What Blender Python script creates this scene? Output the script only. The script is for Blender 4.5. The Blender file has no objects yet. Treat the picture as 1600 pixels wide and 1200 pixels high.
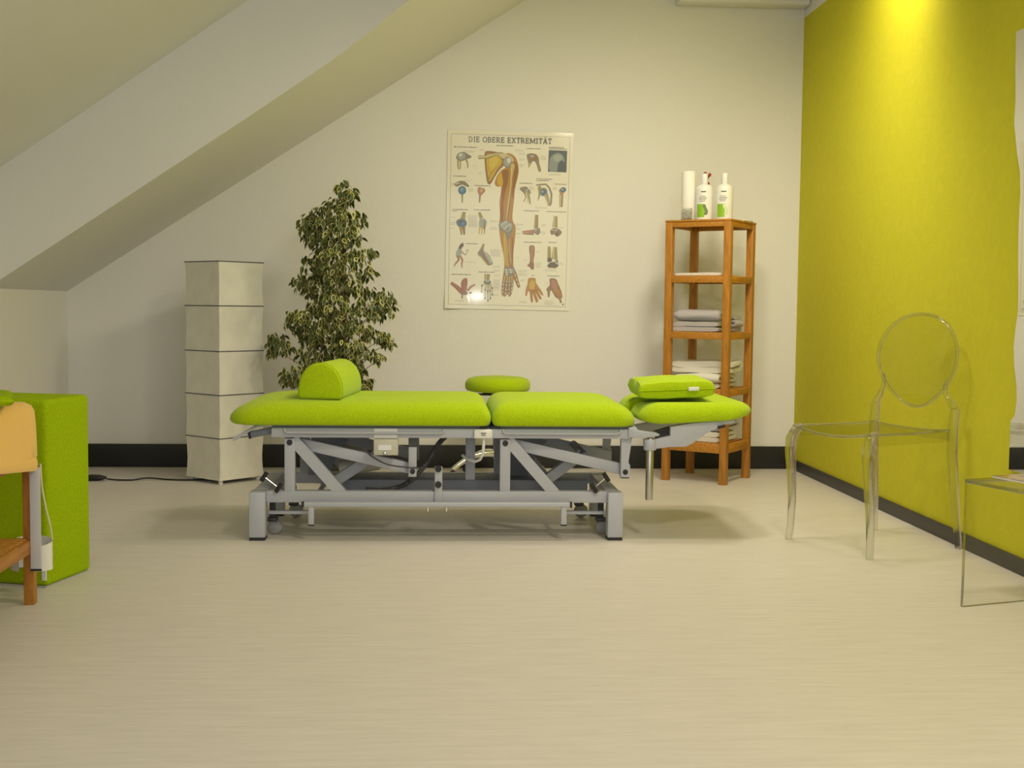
import bpy, bmesh, math, random
from mathutils import Vector, Matrix, noise
random.seed(7)
S = bpy.context.scene
COL = S.collection
R = math.radians
PI = math.pi

# ------------------------------------------------------------------ camera
CAM_F, YAW, PITCH, ROLL = 1885.7, 0.0589186, 0.0638481, 0.01084
cd = bpy.data.cameras.new('camera'); cam = bpy.data.objects.new('camera', cd); COL.objects.link(cam)
fw = Vector((math.sin(YAW)*math.cos(PITCH), math.cos(YAW)*math.cos(PITCH), -math.sin(PITCH)))
rt = Vector((math.cos(YAW), -math.sin(YAW), 0)); up = rt.cross(fw)
r2 = rt*math.cos(ROLL) + up*math.sin(ROLL); u2 = -rt*math.sin(ROLL) + up*math.cos(ROLL)
M = Matrix((r2, u2, -fw)).transposed().to_4x4(); M.translation = (0, 0, 0.925)
cam.matrix_world = M
cd.sensor_width = 36; cd.lens = CAM_F*36/1600; cd.clip_start = .05
S.camera = cam
# ------------------------------------------------------------------ world, lamps, exposure
S.view_settings.view_transform = 'Standard'; S.view_settings.look = 'None'
S.view_settings.gamma = 1; S.view_settings.use_curve_mapping = False
S.view_settings.exposure = 0.0
w = bpy.data.worlds.new('world'); S.world = w; w.use_nodes = True
w.node_tree.nodes['Background'].inputs[0].default_value = (.8, .85, 1, 1)
w.node_tree.nodes['Background'].inputs[1].default_value = .05
def light(name, kind, loc, energy, color, target=None, size=.1, spot=None, blend=.6, size_y=None):
    d = bpy.data.lights.new(name, kind); o = bpy.data.objects.new(name, d); COL.objects.link(o)
    d.energy = energy; d.color = color; o.location = loc
    if kind == 'AREA':
        d.size = size
        if size_y: d.shape = 'RECTANGLE'; d.size_y = size_y
    else: d.shadow_soft_size = size
    if kind == 'SPOT': d.spot_size = R(spot); d.spot_blend = blend
    if target is not None:
        o.rotation_euler = (Vector(target)-Vector(loc)).to_track_quat('-Z', 'Y').to_euler()
    return o
WARM = (1, .86, .50); HALO = (1, .89, .67)
light('ceiling_halogen_over_table', 'SPOT', (.80, 4.55, 2.64), 76, HALO, (.75, 5.5, .5), .16, 140, 1)
light('ceiling_halogen_by_shelf', 'SPOT', (1.35, 5.0, 2.64), 76, HALO, (.9, 6.0, .6), .16, 140, 1)
light('halogen_at_green_wall', 'SPOT', (1.66, 5.25, 2.62), 28, WARM, (2.06, 5.42, 2.25), .09, 130, 1)
light('ceiling_halogen_front', 'SPOT', (1.15, 2.5, 2.68), 110, HALO, (1.05, 3.4, 0), .16, 150, .9)
light('ceiling_halogen_rear', 'SPOT', (1.55, .6, 2.68), 80, HALO, (1.0, 2.0, 0), .16, 120, 1)
light('fill_behind_camera', 'AREA', (.1, -1.4, 1.5), 36, (.94, .95, 1), (.1, 6, 1.4), 3.2, size_y=1.7)  # added broad cool fill from behind the camera; wall_front has no opening
light('slope_fill_spot', 'SPOT', (1.3, 1.0, 1.3), 36, (.93, .94, 1), (-1.3, 3.1, 2.0), .25, 95, 1)  # added unseen spot that brightens the left ceiling slope, no fitting modelled
light('poster_glint_light', 'AREA', (.43, -1.0, 1.05), 2.2, (.92, .94, 1), (.2, 6.9, .98), .13, size_y=.05)  # small unseen source added to put the glint on the glossy poster

# ------------------------------------------------------------------ materials
MATS = {}
def mat(name, col, rough=.6, metal=0, bump=0, bscale=200, var=0, vscale=8, coat=0, spec=.5, sheen=0, stretch=None, emit=None):
    if name in MATS: return MATS[name]
    m = bpy.data.materials.new(name); m.use_nodes = True; nt = m.node_tree; b = nt.nodes['Principled BSDF']
    b.inputs['Base Color'].default_value = (*col, 1); b.inputs['Roughness'].default_value = rough
    b.inputs['Metallic'].default_value = metal; b.inputs['Specular IOR Level'].default_value = spec
    if coat: b.inputs['Coat Weight'].default_value = coat; b.inputs['Coat Roughness'].default_value = .06
    if sheen: b.inputs['Sheen Weight'].default_value = sheen; b.inputs['Sheen Roughness'].default_value = .5
    tc = nt.nodes.new('ShaderNodeTexCoord'); mp = nt.nodes.new('ShaderNodeMapping')
    nt.links.new(tc.outputs['Object'], mp.inputs[0])
    if stretch: mp.inputs['Scale'].default_value = stretch
    if var:
        n = nt.nodes.new('ShaderNodeTexNoise'); n.inputs['Scale'].default_value = vscale; n.inputs['Detail'].default_value = 6
        nt.links.new(mp.outputs[0], n.inputs['Vector'])
        r = nt.nodes.new('ShaderNodeValToRGB')
        r.color_ramp.elements[0].position = .3; r.color_ramp.elements[1].position = .7
        r.color_ramp.elements[0].color = (*[c*(1-var) for c in col], 1); r.color_ramp.elements[1].color = (*[min(1, c*(1+var)) for c in col], 1)
        nt.links.new(n.outputs['Fac'], r.inputs[0]); nt.links.new(r.outputs[0], b.inputs['Base Color'])
    if bump:
        n2 = nt.nodes.new('ShaderNodeTexNoise'); n2.inputs['Scale'].default_value = bscale; n2.inputs['Detail'].default_value = 3
        nt.links.new(mp.outputs[0], n2.inputs['Vector'])
        bp = nt.nodes.new('ShaderNodeBump'); bp.inputs['Strength'].default_value = bump; bp.inputs['Distance'].default_value = .004
        nt.links.new(n2.outputs['Fac'], bp.inputs['Height']); nt.links.new(bp.outputs[0], b.inputs['Normal'])
    MATS[name] = m; return m
def acrylic(name, tint, fac):
    m = bpy.data.materials.new(name); m.use_nodes = True; nt = m.node_tree; nt.nodes.clear()
    out = nt.nodes.new('ShaderNodeOutputMaterial'); mx = nt.nodes.new('ShaderNodeMixShader')
    t = nt.nodes.new('ShaderNodeBsdfTransparent'); t.inputs[0].default_value = (*tint, 1)
    g = nt.nodes.new('ShaderNodeBsdfGlass'); g.inputs['IOR'].default_value = 1.46; g.inputs['Roughness'].default_value = 0.02
    g.inputs[0].default_value = (.97, .97, .95, 1)
    mx.inputs[0].default_value = fac
    nt.links.new(t.outputs[0], mx.inputs[1]); nt.links.new(g.outputs[0], mx.inputs[2]); nt.links.new(mx.outputs[0], out.inputs[0])
    MATS[name] = m; return m
WHITE = mat('white_plaster', (.80, .79, .765), .85, bump=.25, bscale=90, spec=.2)
CEIL = mat('ceiling_paint', (.80, .795, .79), .9, bump=.1, bscale=90, spec=.2)
GREENWALL = mat('green_wall_paint', (.60, .57, .028), .8, bump=.3, bscale=80, var=.03, vscale=25, spec=.25)
BASEB = mat('dark_baseboard', (.018, .018, .019), .5)
BASER = mat('charcoal_baseboard', (.050, .047, .045), .5)
FAB = mat('lime_fabric', (.43, .60, .004), .9, bump=.5, bscale=420, var=.10, vscale=160, sheen=.15, spec=.15)
FABD = mat('block_fabric', (.36, .52, .004), .95, bump=.6, bscale=350, var=.12, vscale=130, spec=.1)
GREY = mat('grey_powder_coat', (.46, .48, .56), .45, bump=.05, bscale=400)
GREYB = mat('steel_board', (.20, .22, .29), .6)
DGREY = mat('dark_steel', (.05, .05, .06), .5)
BLACK = mat('black_plastic', (.012, .012, .016), .45)
CHROME = mat('chrome', (.8, .79, .76), .15, metal=1)
CABLE = mat('grey_cable', (.07, .07, .08), .5)
LABELW = mat('white_label', (.8, .8, .84), .5)
BEIGEB = mat('beige_plastic', (.55, .53, .46), .5)
WPLAST = mat('white_plastic', (.82, .82, .80), .4)
INK = mat('grey_ink', (.12, .12, .12), .7)
WOOD = mat('orange_wood', (.44, .185, .022), .45, var=.22, vscale=14, stretch=(6, 6, .8), bump=.05, bscale=60)
WOODH = mat('orange_wood_slat', (.47, .20, .025), .45, var=.22, vscale=14, stretch=(6, .8, 6))
PAPER = mat('rice_paper', (.80, .78, .70), .95, var=.04, vscale=14, bump=.8, bscale=16, spec=.1)
WIRE = mat('dark_wire', (.10, .10, .12), .5)
TOWW = mat('white_terry', (.80, .78, .70), 1, bump=.7, bscale=260, sheen=.2, spec=.05)
TOWG = mat('lilac_grey_terry', (.50, .48, .50), 1, bump=.7, bscale=260, sheen=.2, spec=.05)
BLANK = mat('apricot_fleece', (.92, .57, .13), 1, bump=.5, bscale=120, sheen=.3, spec=.05)
MIRROR = mat('mirror_glass', (.85, .86, .84), .02, metal=1)
ACR = acrylic('clear_acrylic', (.90, .90, .88), .5)
def sheet_acrylic(name, tint, gain=.4):
    """thin clear panel: transparent with a Fresnel gloss on its faces"""
    m = bpy.data.materials.new(name); m.use_nodes = True; nt = m.node_tree; nt.nodes.clear()
    out = nt.nodes.new('ShaderNodeOutputMaterial'); mx = nt.nodes.new('ShaderNodeMixShader')
    t = nt.nodes.new('ShaderNodeBsdfTransparent'); t.inputs[0].default_value = (*tint, 1)
    g = nt.nodes.new('ShaderNodeBsdfGlossy'); g.inputs['Roughness'].default_value = .03
    lw = nt.nodes.new('ShaderNodeLayerWeight'); pw = nt.nodes.new('ShaderNodeMath'); pw.operation = 'POWER'; pw.inputs[1].default_value = 4
    f = nt.nodes.new('ShaderNodeMath'); f.operation = 'MULTIPLY_ADD'; f.inputs[1].default_value = gain; f.inputs[2].default_value = .02
    nt.links.new(lw.outputs['Facing'], pw.inputs[0]); nt.links.new(pw.outputs[0], f.inputs[0])
    nt.links.new(f.outputs[0], mx.inputs[0]); nt.links.new(t.outputs[0], mx.inputs[1]); nt.links.new(g.outputs[0], mx.inputs[2]); nt.links.new(mx.outputs[0], out.inputs[0])
    MATS[name] = m; return m
ACRT = sheet_acrylic('clear_acrylic_sheet', (.985, .985, .975))
ACRS = sheet_acrylic('clear_acrylic_shell', (.94, .94, .92), .7)

def floor_mat():
    m = mat('beige_vinyl_floor', (.62, .55, .43), .42, spec=.35); nt = m.node_tree; b = nt.nodes['Principled BSDF']
    tc = nt.nodes.new('ShaderNodeTexCoord')
    mp = nt.nodes.new('ShaderNodeMapping'); mp.inputs['Scale'].default_value = (3.0, 34, 1)
    nt.links.new(tc.outputs['Object'], mp.inputs[0])
    n = nt.nodes.new('ShaderNodeTexNoise'); n.inputs['Scale'].default_value = 1.6; n.inputs['Detail'].default_value = 9; n.inputs['Roughness'].default_value = .62
    nt.links.new(mp.outputs[0], n.inputs['Vector'])
    r = nt.nodes.new('ShaderNodeValToRGB'); e = r.color_ramp.elements
    e[0].position = .28; e[0].color = (.60, .562, .525, 1); e[1].position = .66; e[1].color = (.69, .652, .612, 1)
    nt.links.new(n.outputs['Fac'], r.inputs[0]); nt.links.new(r.outputs[0], b.inputs['Base Color'])
    return m
FLOOR = floor_mat()

# ------------------------------------------------------------------ mesh helpers
class MB:
    def __init__(s): s.b = bmesh.new(); s.mi = 0
    def _setmi(s, before):
        for f in s.b.faces:
            if f.index < 0 or f not in before: pass
    def face(s, vs, smooth=False):
        try: f = s.b.faces.new(vs)
        except ValueError: return None
        f.material_index = s.mi; f.smooth = smooth; return f
    def merge(s, o, mtx=None):
        vm = {}
        for v in o.verts: vm[v] = s.b.verts.new(mtx @ v.co if mtx else v.co)
        for f in o.faces: s.face([vm[v] for v in f.verts], f.smooth)
        o.free()
    def box(s, a, b, bev=0, seg=2, mtx=None, smooth=None):
        """axis aligned box from corner a to corner b"""
        t = bmesh.new(); bmesh.ops.create_cube(t, size=1)
        a = Vector(a); b = Vector(b); c = (a+b)/2; d = b-a
        for v in t.verts: v.co = Vector((v.co.x*d.x, v.co.y*d.y, v.co.z*d.z))+c
        if bev: bmesh.ops.bevel(t, geom=list(t.edges), offset=bev, segments=seg, profile=.5, affect='EDGES')
        for f in t.faces: f.smooth = bool(bev) if smooth is None else smooth
        s.merge(t, mtx); return s
    def bar(s, p, q, wdt, hgt, bev=0, upv=(0, 0, 1), ext=0):
        """rectangular bar from p to q: wdt across, hgt along the up direction"""
        p = Vector(p); q = Vector(q); d = (q-p); L = d.length; d.normalize(); upv = Vector(upv)
        if abs(d.dot(upv)) > .99: upv = Vector((0, 1, 0))
        x = d.cross(upv).normalized(); z = x.cross(d)
        m = Matrix((x, d, z)).transposed().to_4x4(); m.translation = p
        return s.box((-wdt/2, -ext, -hgt/2), (wdt/2, L+ext, hgt/2), bev, mtx=m)
    def prism(s, pts, axis, lo, hi, bev=0, seg=2, smooth=False, mtx=None):
        """polygon extruded along axis; pts are the two other coordinates in xyz order"""
        t = bmesh.new()
        def mk(p, h):
            c = list(p); c.insert(axis, h); return t.verts.new(c)
        A = [mk(p, lo) for p in pts]; B = [mk(p, hi) for p in pts]; n = len(pts)
        fa = t.faces.new(A); fb = t.faces.new(B)
        for i in range(n): t.faces.new((A[i], A[(i+1) % n], B[(i+1) % n], B[i]))
        bmesh.ops.recalc_face_normals(t, faces=t.faces)
        if bev:
            ed = [e for e in t.edges if (e in fa.edges or e in fb.edges)]
            bmesh.ops.bevel(t, geom=ed, offset=bev, segments=seg, profile=.5, affect='EDGES')
        for f in t.faces: f.smooth = smooth
        s.merge(t, mtx); return s
    def sweep(s, pts, rad, n=10, closed=False, flat=None, cap=True):
        """tube through pts; rad number or list; flat=(rx,ry) multipliers"""
        P = [Vector(p) for p in pts]; N = len(P); rad = rad if isinstance(rad, (list, tuple)) else [rad]*N
        T = []
        for i in range(N):
            a = P[(i-1) % N] if (closed or i > 0) else P[i]; b = P[(i+1) % N] if (closed or i < N-1) else P[i]
            T.append((b-a).normalized())
        u = Vector((0, 0, 1)) if abs(T[0].z) < .9 else Vector((0, 1, 0))
        u = (u-T[0]*u.dot(T[0])).normalized(); rings = []; fx, fy = flat or (1, 1)
        for i in range(N):
            u = (u-T[i]*u.dot(T[i])).normalized(); v = T[i].cross(u)
            rings.append([s.b.verts.new(P[i]+(u*math.cos(a)*fx+v*math.sin(a)*fy)*rad[i]) for a in [2*PI*k/n for k in range(n)]])
        for i in range(N if closed else N-1):
            A = rings[i]; B = rings[(i+1) % N]
            for k in range(n): s.face((A[k], A[(k+1) % n], B[(k+1) % n], B[k]), n > 5)
        if cap and not closed:
            s.face(rings[0][::-1]); s.face(rings[-1])
        return s
    def lathe(s, prof, c=(0, 0, 0), n=32, mtx=None, smooth=True):
        c = Vector(c); rings = []; mtx = mtx or Matrix()
        for r, z in prof:
            rings.append([s.b.verts.new(mtx @ (Vector((r*math.cos(2*PI*k/n), r*math.sin(2*PI*k/n), z)))+c) for k in range(n)] if r > 1e-6 else [s.b.verts.new(mtx @ Vector((0, 0, z))+c)])
        for A, B in zip(rings, rings[1:]):
            for k in range(n):
                a, b = A[k % len(A)], A[(k+1) % len(A)]; d, e = B[k % len(B)], B[(k+1) % len(B)]
                vs = []
                for q in (a, b, e, d):
                    if q not in vs: vs.append(q)
                if len(vs) > 2: s.face(vs, smooth)
        if len(rings[0]) > 1: s.face(rings[0][::-1])
        if len(rings[-1]) > 1: s.face(rings[-1])
        return s
    def cyl(s, p, q, r, n=20):
        return s.sweep([p, q], r, n)
    def loft(s, rings, cap0=True, cap1=True, smooth=True):
        V = [[s.b.verts.new(p) for p in r] for r in rings]; n = len(V[0])
        for A, B in zip(V, V[1:]):
            for k in range(n): s.face((A[k], A[(k+1) % n], B[(k+1) % n], B[k]), smooth)
        if cap0: s.face(V[0][::-1], smooth)
        if cap1: s.face(V[-1], smooth)
        return s
    def grid(s, fn, nu, nv, smooth=True, wrapu=False):
        V = [[s.b.verts.new(fn(i/nu, j/nv)) for j in range(nv+1)] for i in range(nu+1)]
        for i in range(nu):
            for j in range(nv): s.face((V[i][j], V[i+1][j], V[i+1][j+1], V[i][j+1]), smooth)
        return s
def obj(name, mb, m, parent=None, world=True, **kw):
    """link the collected shape as ONE mesh object; world: coordinates are world ones, moved into the parent's frame"""
    me = bpy.data.meshes.new(name)
    b = mb.b; bmesh.ops.remove_doubles(b, verts=b.verts, dist=1e-6)
    bmesh.ops.recalc_face_normals(b, faces=b.faces)
    if parent is not None and world:
        inv = Matrix.LocRotScale(parent.location, parent.rotation_euler, None).inverted()
        bmesh.ops.transform(b, matrix=inv, verts=b.verts)
    b.to_mesh(me); b.free()
    for k in (m if isinstance(m, (list, tuple)) else [m]): me.materials.append(k)
    o = bpy.data.objects.new(name, me); COL.objects.link(o)
    if parent is not None: o.parent = parent
    for k, v in kw.items(): o[k] = v
    try: me.set_sharp_from_angle(angle=R(50))
    except Exception: pass
    return o
def sub(name, mb, m, part, root, **kw):
    """sub-part: child of a part that sits at its thing's origin"""
    o = obj(name, mb, m, root, **kw); o.parent = part; return o
def thing(name, label, cat, loc=(0, 0, 0), rotz=0, group=None):
    o = bpy.data.objects.new(name, None); COL.objects.link(o); o.location = loc; o.rotation_euler = (0, 0, rotz)
    o.empty_display_size = .1
    o['label'] = label; o['category'] = cat
    if group: o['group'] = group
    return o
def tag(o, label, cat, group=None):
    o['label'] = label; o['category'] = cat
    if group: o['group'] = group
    return o
def struct(name, mb, m, parent=None):
    o = obj(name, mb, m, parent); o['kind'] = 'structure'; return o
def rrect(x0, x1, y0, y1, r, n=6):
    """rounded rectangle outline; r number or (r at x0 side, r at x1 side)"""
    ra, rb = r if isinstance(r, tuple) else (r, r); P = []
    for cx, cy, a0, q in ((x1-rb, y1-rb, 0, rb), (x0+ra, y1-ra, 90, ra), (x0+ra, y0+ra, 180, ra), (x1-rb, y0+rb, 270, rb)):
        for k in range(n+1):
            a = R(a0+90*k/n); P.append((cx+q*math.cos(a), cy+q*math.sin(a)))
    return P

# ------------------------------------------------------------------ the room
XL, XR, YB, YF, ZC = -2.087, 2.053, 6.89, -1.5, 2.76
struct('floor', MB().box((XL-.1, YF-.1, -.1), (XR+.1, YB+.1, 0)), FLOOR)
struct('wall_back', MB().box((XL-.1, YB, 0), (XR+.1, YB+.12, ZC)), WHITE)
o = MB().box((XR, YF, 0), (XR+.12, YB, 2.585)); o.mi = 1; o.box((XR, YF, 2.585), (XR+.12, YB, ZC))
struct('wall_right', o, [GREENWALL, WHITE])
struct('wall_left', MB().box((XL-.12, YF, 0), (XL, YB, 1.75)), WHITE)
struct('wall_front', MB().box((XL-.1, YF-.12, 0), (XR+.1, YF, ZC)), WHITE)
struct('ceiling', MB().box((XL-.1, YF-.1, ZC), (XR+.1, YB+.1, ZC+.1)), CEIL)
# roof slope: the low soffit at the back wall, its face towards the room, and the higher slope in front of it
SL = .653
zs = lambda x: .985+SL*(x-XL)                       # underside of the low soffit
zu = lambda x: 1.490+.665*(x-XL)                    # underside of the high slope
FRONT = [(XL-.02, 5.70), (-1.7, 5.675), (-1.3, 5.64), (-.85, 5.60), (-.51, 5.545), (-.32, 5.465), (-.148, 5.36), (.05, 5.17), (.25, 4.95), (.63, 4.5)]
mb = MB()
for (xa, ya), (xb, yb) in zip(FRONT, FRONT[1:]):
    v = [mb.b.verts.new(p) for p in ((xa, ya, zs(xa)), (xb, yb, zs(xb)), (xb, YB, zs(xb)), (xa, YB, zs(xa)))]; mb.face(v, False)
    v = [mb.b.verts.new(p) for p in ((xa, ya, zs(xa)), (xb, yb, zs(xb)), (xb, yb, zu(xb)+.02), (xa, ya, zu(xa)+.02))]; mb.face(v, True)
so = struct('ceiling_soffit', mb, CEIL)
mb = MB(); xe = XL+(ZC-1.490)/.665
mb.prism([(XL-.12, zu(XL-.12)), (xe, ZC), (xe, ZC+.05), (XL-.12, ZC+.05)], 1, YF, 6.2)
struct('ceiling_slope', mb, CEIL)
struct('baseboard_back', MB().box((XL, YB-.014, 0), (XR, YB, .131), .002), BASEB)
struct('baseboard_right', MB().box((XR-.012, YF, 0), (XR, YB-.014, .06), .002), BASER)
struct('baseboard_left', MB().box((XL, YF, 0), (XL+.014, YB-.014, .131), .002), BASEB)
mb = MB().box((1.31, YB-.12, 2.632), (XR-.004, YB-.001, ZC-.002), .006)
mb.box((1.33, YB-.126, 2.652), (XR-.02, YB-.118, ZC-.02), .002)
struct('trim_1', mb, WHITE)

# ------------------------------------------------------------------ treatment table
TB = thing('treatment_table', 'grey steel treatment table with lime green padded sections', 'treatment table', (0, 5.05, 0))
PY0, PY1 = 4.715, 5.385
def pad(x0, x1, levels, r=(.09, .05)):
    rings = []
    for z, il, ir, iy in levels:
        rings.append([(x, y, z) for x, y in rrect(x0+il, x1-ir, PY0+iy, PY1-iy, (max(.02, r[0]), max(.02, r[1])), 7)])
    return MB().loft(rings)
lv = [(.456, .03, .03, .03), (.455, .014, .012, .010), (.462, .004, .004, .003), (.475, 0, 0, 0), (.490, .004, .0, .0), (.505, .016, .004, .004), (.520, .036, .012, .011), (.532, .060, .022, .022), (.541, .088, .034, .036), (.547, .115, .048, .052), (.5505, .150, .064, .07), (.5525, .19, .09, .10), (.554, .25, .14, .16), (.555, .35, .25, .24)]
obj('leg_cushion', pad(-.832, .1985, lv, (.10, .035)), FAB, TB)
lv2 = [(z, .9*ir, il*.72, iy) for z, il, ir, iy in lv]
obj('torso_cushion', pad(.2015, .777, [(z, a, min(b, .2), iy) for z, a, b, iy in lv2], (.035, .07)), FAB, TB)
# head cushion with a nose slot from its inner end
plan = []
hx0, hx1 = .787, 1.258
def arc(cx, cy, rr, a0, a1, n=6): return [(cx+rr*math.cos(R(a0+(a1-a0)*k/n)), cy+rr*math.sin(R(a0+(a1-a0)*k/n))) for k in range(n+1)]
sl0, sl1, sd = 4.985, 5.115, .22
plan = arc(hx1-.12, PY1-.125, .12, 0, 90)+arc(hx0+.09, PY1-.095, .09, 90, 180)+[(hx0, sl1+.05)]+arc(hx0+.03, sl1+.03, .03, 180, 270, 4)[1:]+[(hx0+sd-.065, sl1)]+arc(hx0+sd-.065, (sl0+sl1)/2, .065, 90, -90, 8)[1:]+[(hx0+.06, sl0)]+arc(hx0+.03, sl0-.03, .03, 90, 180, 4)+arc(hx0+.09, PY0+.095, .09, 180, 270)+arc(hx1-.12, PY0+.125, .12, 270, 360)
def shrink(P, d):
    n = len(P); out = []
    for i in range(n):
        a = Vector(P[i-1]); b = Vector(P[i]); c = Vector(P[(i+1) % n])
        t = (c-a); t.normalize(); nrm = Vector((-t.y, t.x)); out.append(b+nrm*d)
    return out
rings = []
for z, d in ((.002, .028), (0, .012), (.006, .004), (.018, 0), (.034, .0), (.050, .004), (.064, .010), (.075, .018), (.083, .028), (.088, .040)):
    ring = []
    for q in shrink(plan, d):
        fx = max(0, (q.x-.96)/.30); fl = max(0, (.90-q.x)/.113)
        zz = .466+z*(1-.50*fx*fx)*(1-.45*fl**1.5)+.032*fx*fx+.006*fx+.012*fl*fl
        ring.append((q.x, q.y, zz))
    rings.append(ring)
mb = MB().loft(rings, True, False)
top = rings[-1]
mb.b.verts.ensure_lookup_table()
tv = mb.b.verts[-len(top):]
f = mb.face(list(tv), True)
bmesh.ops.triangulate(mb.b, faces=[f])
obj('head_cushion', mb, FAB, TB)
mb = MB().box((-.66, 4.76, .4435), (.19, 5.34, .4555)); mb.box((.21, 4.76, .4435), (.745, 5.34, .4555))
obj('pad_board', mb, GREYB, TB, label='dark blue-grey boards under the cushions')
mb = MB()
for y in (4.745, 5.30): mb.box((-.661, y, .405), (.755, y+.04, .443), .003)
for x in (-.655, -.02, .19, .70): mb.box((x, 4.785, .41), (x+.04, 5.30, .440), .002)
uf = obj('upper_frame', mb, GREY, TB)
mb = MB().box((-.261, 4.7435, .406), (-.170, 4.7455, .442)); sub('paper_label', mb, LABELW, uf, TB, label='pale paper label on the front rail')
mb = MB().box((.195, 4.742, .444), (.235, 4.80, .454), .002); mb.box((.155, 4.742, .444), (.188, 4.80, .452), .002); sub('bellows', mb, BLACK, uf, TB)
for xa, xb in ((-.604, .012), (.252, .712)):
    mb = MB().sweep([(xa-.004, 4.742, .440), (xa-.004, 4.738, .431), (xa+.004, 4.737, .425), (xb-.012, 4.737, .425), (xb, 4.737, .431), (xb+.003, 4.740, .441)], .0055, 8)
    sub('side_guard_bar', mb, GREY, uf, TB)
# base
mb = MB()
br = obj('base_rail', MB().box((-.684, 4.757, .146), (.669, 4.797, .192), .003), GREY, TB)
obj('base_rail', MB().box((-.684, 5.285, .146), (.669, 5.325, .192), .003), GREY, TB)
obj('motor_tray', MB().box((-.45, 5.02, .155), (.62, 5.20, .20), .003), GREYB, TB, label='blue-grey tray between the base rails')
for x0, x1 in ((-.746, -.684), (.667, .727)):
    mb = MB().box((x0, 4.726, .012), (x1, 4.80, .1905), .003); mb.box((x0, 5.28, .012), (x1, 5.355, .1905), .003); mb.box((x0+.004, 4.80, .150), (x1-.004, 5.28, .187), .002)
    ft = obj('cross_foot', mb, GREY, TB)
    for ya, yb in ((4.727, 4.799), (5.281, 5.354)): sub('rubber_pad', MB().box((x0+.001, ya, 0), (x1-.001, yb, .013)), BLACK, ft, TB)
def bolt(p, q, r=.0115): return MB().cyl(p, q, r, 20)
for yy, sgn in ((4.760, -1), (5.285, 1)):
    for px in (-.592, .257):
        po = obj('post', MB().box((px-.0205, yy, .190), (px+.0205, yy+.036, .405 if sgn > 0 else .400), .002), GREY, TB)
        yb = yy-.003 if sgn < 0 else yy+.036
        sub('bolt', bolt((px, yb, .384), (px, yb+.006, .384)), BLACK, po, TB)
        obj('diagonal_brace', MB().bar((px+.006, yy+.018, .392), (px+.197, yy+.018, .185), .034, .042, .002, (0, 1, 0)) if False else MB().prism([(px+.014, .404), (px+.034, .404), (px+.222, .190), (px+.164, .190), (px+.0205, .352), (px+.0205, .39)], 1, yy+.004, yy+.032), GREY, TB)
        ya = yy+.038 if sgn < 0 else yy-.026
        x2 = px+.482
        obj('lift_arm', MB().bar((px-.005, ya+.012, .385), (x2+.012, ya+.012, .272), .026, .044, .003, (0, 0, 1)), GREY, TB)
        ha = obj('hanger', MB().box((x2-.016, yy+.002, .247), (x2+.016, yy+.034, .406), .002) if px < 0 else MB().prism([(x2-.018, .247), (x2+.019, .247), (x2+.019, .295), (x2+.012, .31), (x2+.02, .37), (x2+.025, .406), (x2-.018, .406)], 1, yy+.002, yy+.034), GREY, TB)
        sub('bolt', bolt((x2, yb+.002, .270), (x2, yb+.008, .270), .0105), BLACK, ha, TB)
        sub('end_cap', MB().box((x2-.0165, yy+.0015, .2445), (x2+.0165, yy+.0345, .249)), BLACK, ha, TB)
        if px < 0 and sgn < 0: sub('sleeve', MB().box((x2-.0165, yy+.0013, .367), (x2+.0165, yy+.0345, .4045)), DGREY, ha, TB)
# inner actuators and cross tube
for x0, x1 in ((-.43, -.25), (.425, .585)):
    obj('actuator', MB().bar((x0, 4.93, .205), (x1, 4.93, .325), .04, .042, .003), GREY, TB)
    obj('cross_tube', MB().cyl((x1, 4.825, .325), (x1, 5.26, .325), .016), GREYB, TB)
for px in (-.592, .257):
    obj('inner_plate', MB().prism([(px+.03, .200), (px+.045, .388), (px+.20, .352), (px+.155, .30), (px+.12, .200)], 1, 5.15, 5.17), GREYB, TB)
obj('motor', MB().cyl((-.42, 5.06, .24), (-.26, 5.06, .27), .034), BEIGEB, TB, label='beige motor tube behind the left lift arm')
mb = MB().box((.105, 5.02, .20), (.145, 5.06, .41), .002); obj('motor_bracket', mb, GREY, TB)
# bottom foot switch bar
mb = MB()
for y in (4.725, 5.345):
    mb.box((-.533, y-.010, .1345), (.515, y+.010, .1535), .004)
mb.box((-.515, 4.735, .136), (-.495, 5.335, .150), .002); mb.box((.48, 4.735, .136), (.50, 5.335, .150), .002)
fb = obj('foot_switch_bar', mb, GREY, TB)
for x in (-.504, .490):
    mb = MB().box((x-.011, 4.718, .064), (x+.011, 4.732, .135), .002); sub('drop_leg', mb, GREY, fb, TB)
    sub('rubber_tip', MB().box((x-.0115, 4.7175, .060), (x+.0115, 4.7325, .066)), BLACK, fb, TB)
for x in (-.540, .515): sub('end_cap', MB().box((x-.001, 4.714, .133), (x+.007, 4.736, .155)), BLACK, fb, TB)
sub('side_rod', MB().box((-.68, 4.80, .092), (-.50, 4.815, .106), .002), GREY, fb, TB); sub('side_rod', MB().box((.49, 4.80, .092), (.665, 4.815, .106), .002), GREY, fb, TB)
for x in (-.048, .025): sub('screw', MB().cyl((x, 4.725, .118), (x, 4.725, .136), .005, 8), CHROME, fb, TB)
cb = obj('bar_bracket', MB().box((-.022, 4.745, .134), (.008, 4.757, .292), .002), GREY, TB)
for z in (.284, .221): sub('knob', MB().cyl((-.008, 4.735, z), (-.008, 4.748, z), .013, 20), BLACK, cb, TB)
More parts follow.
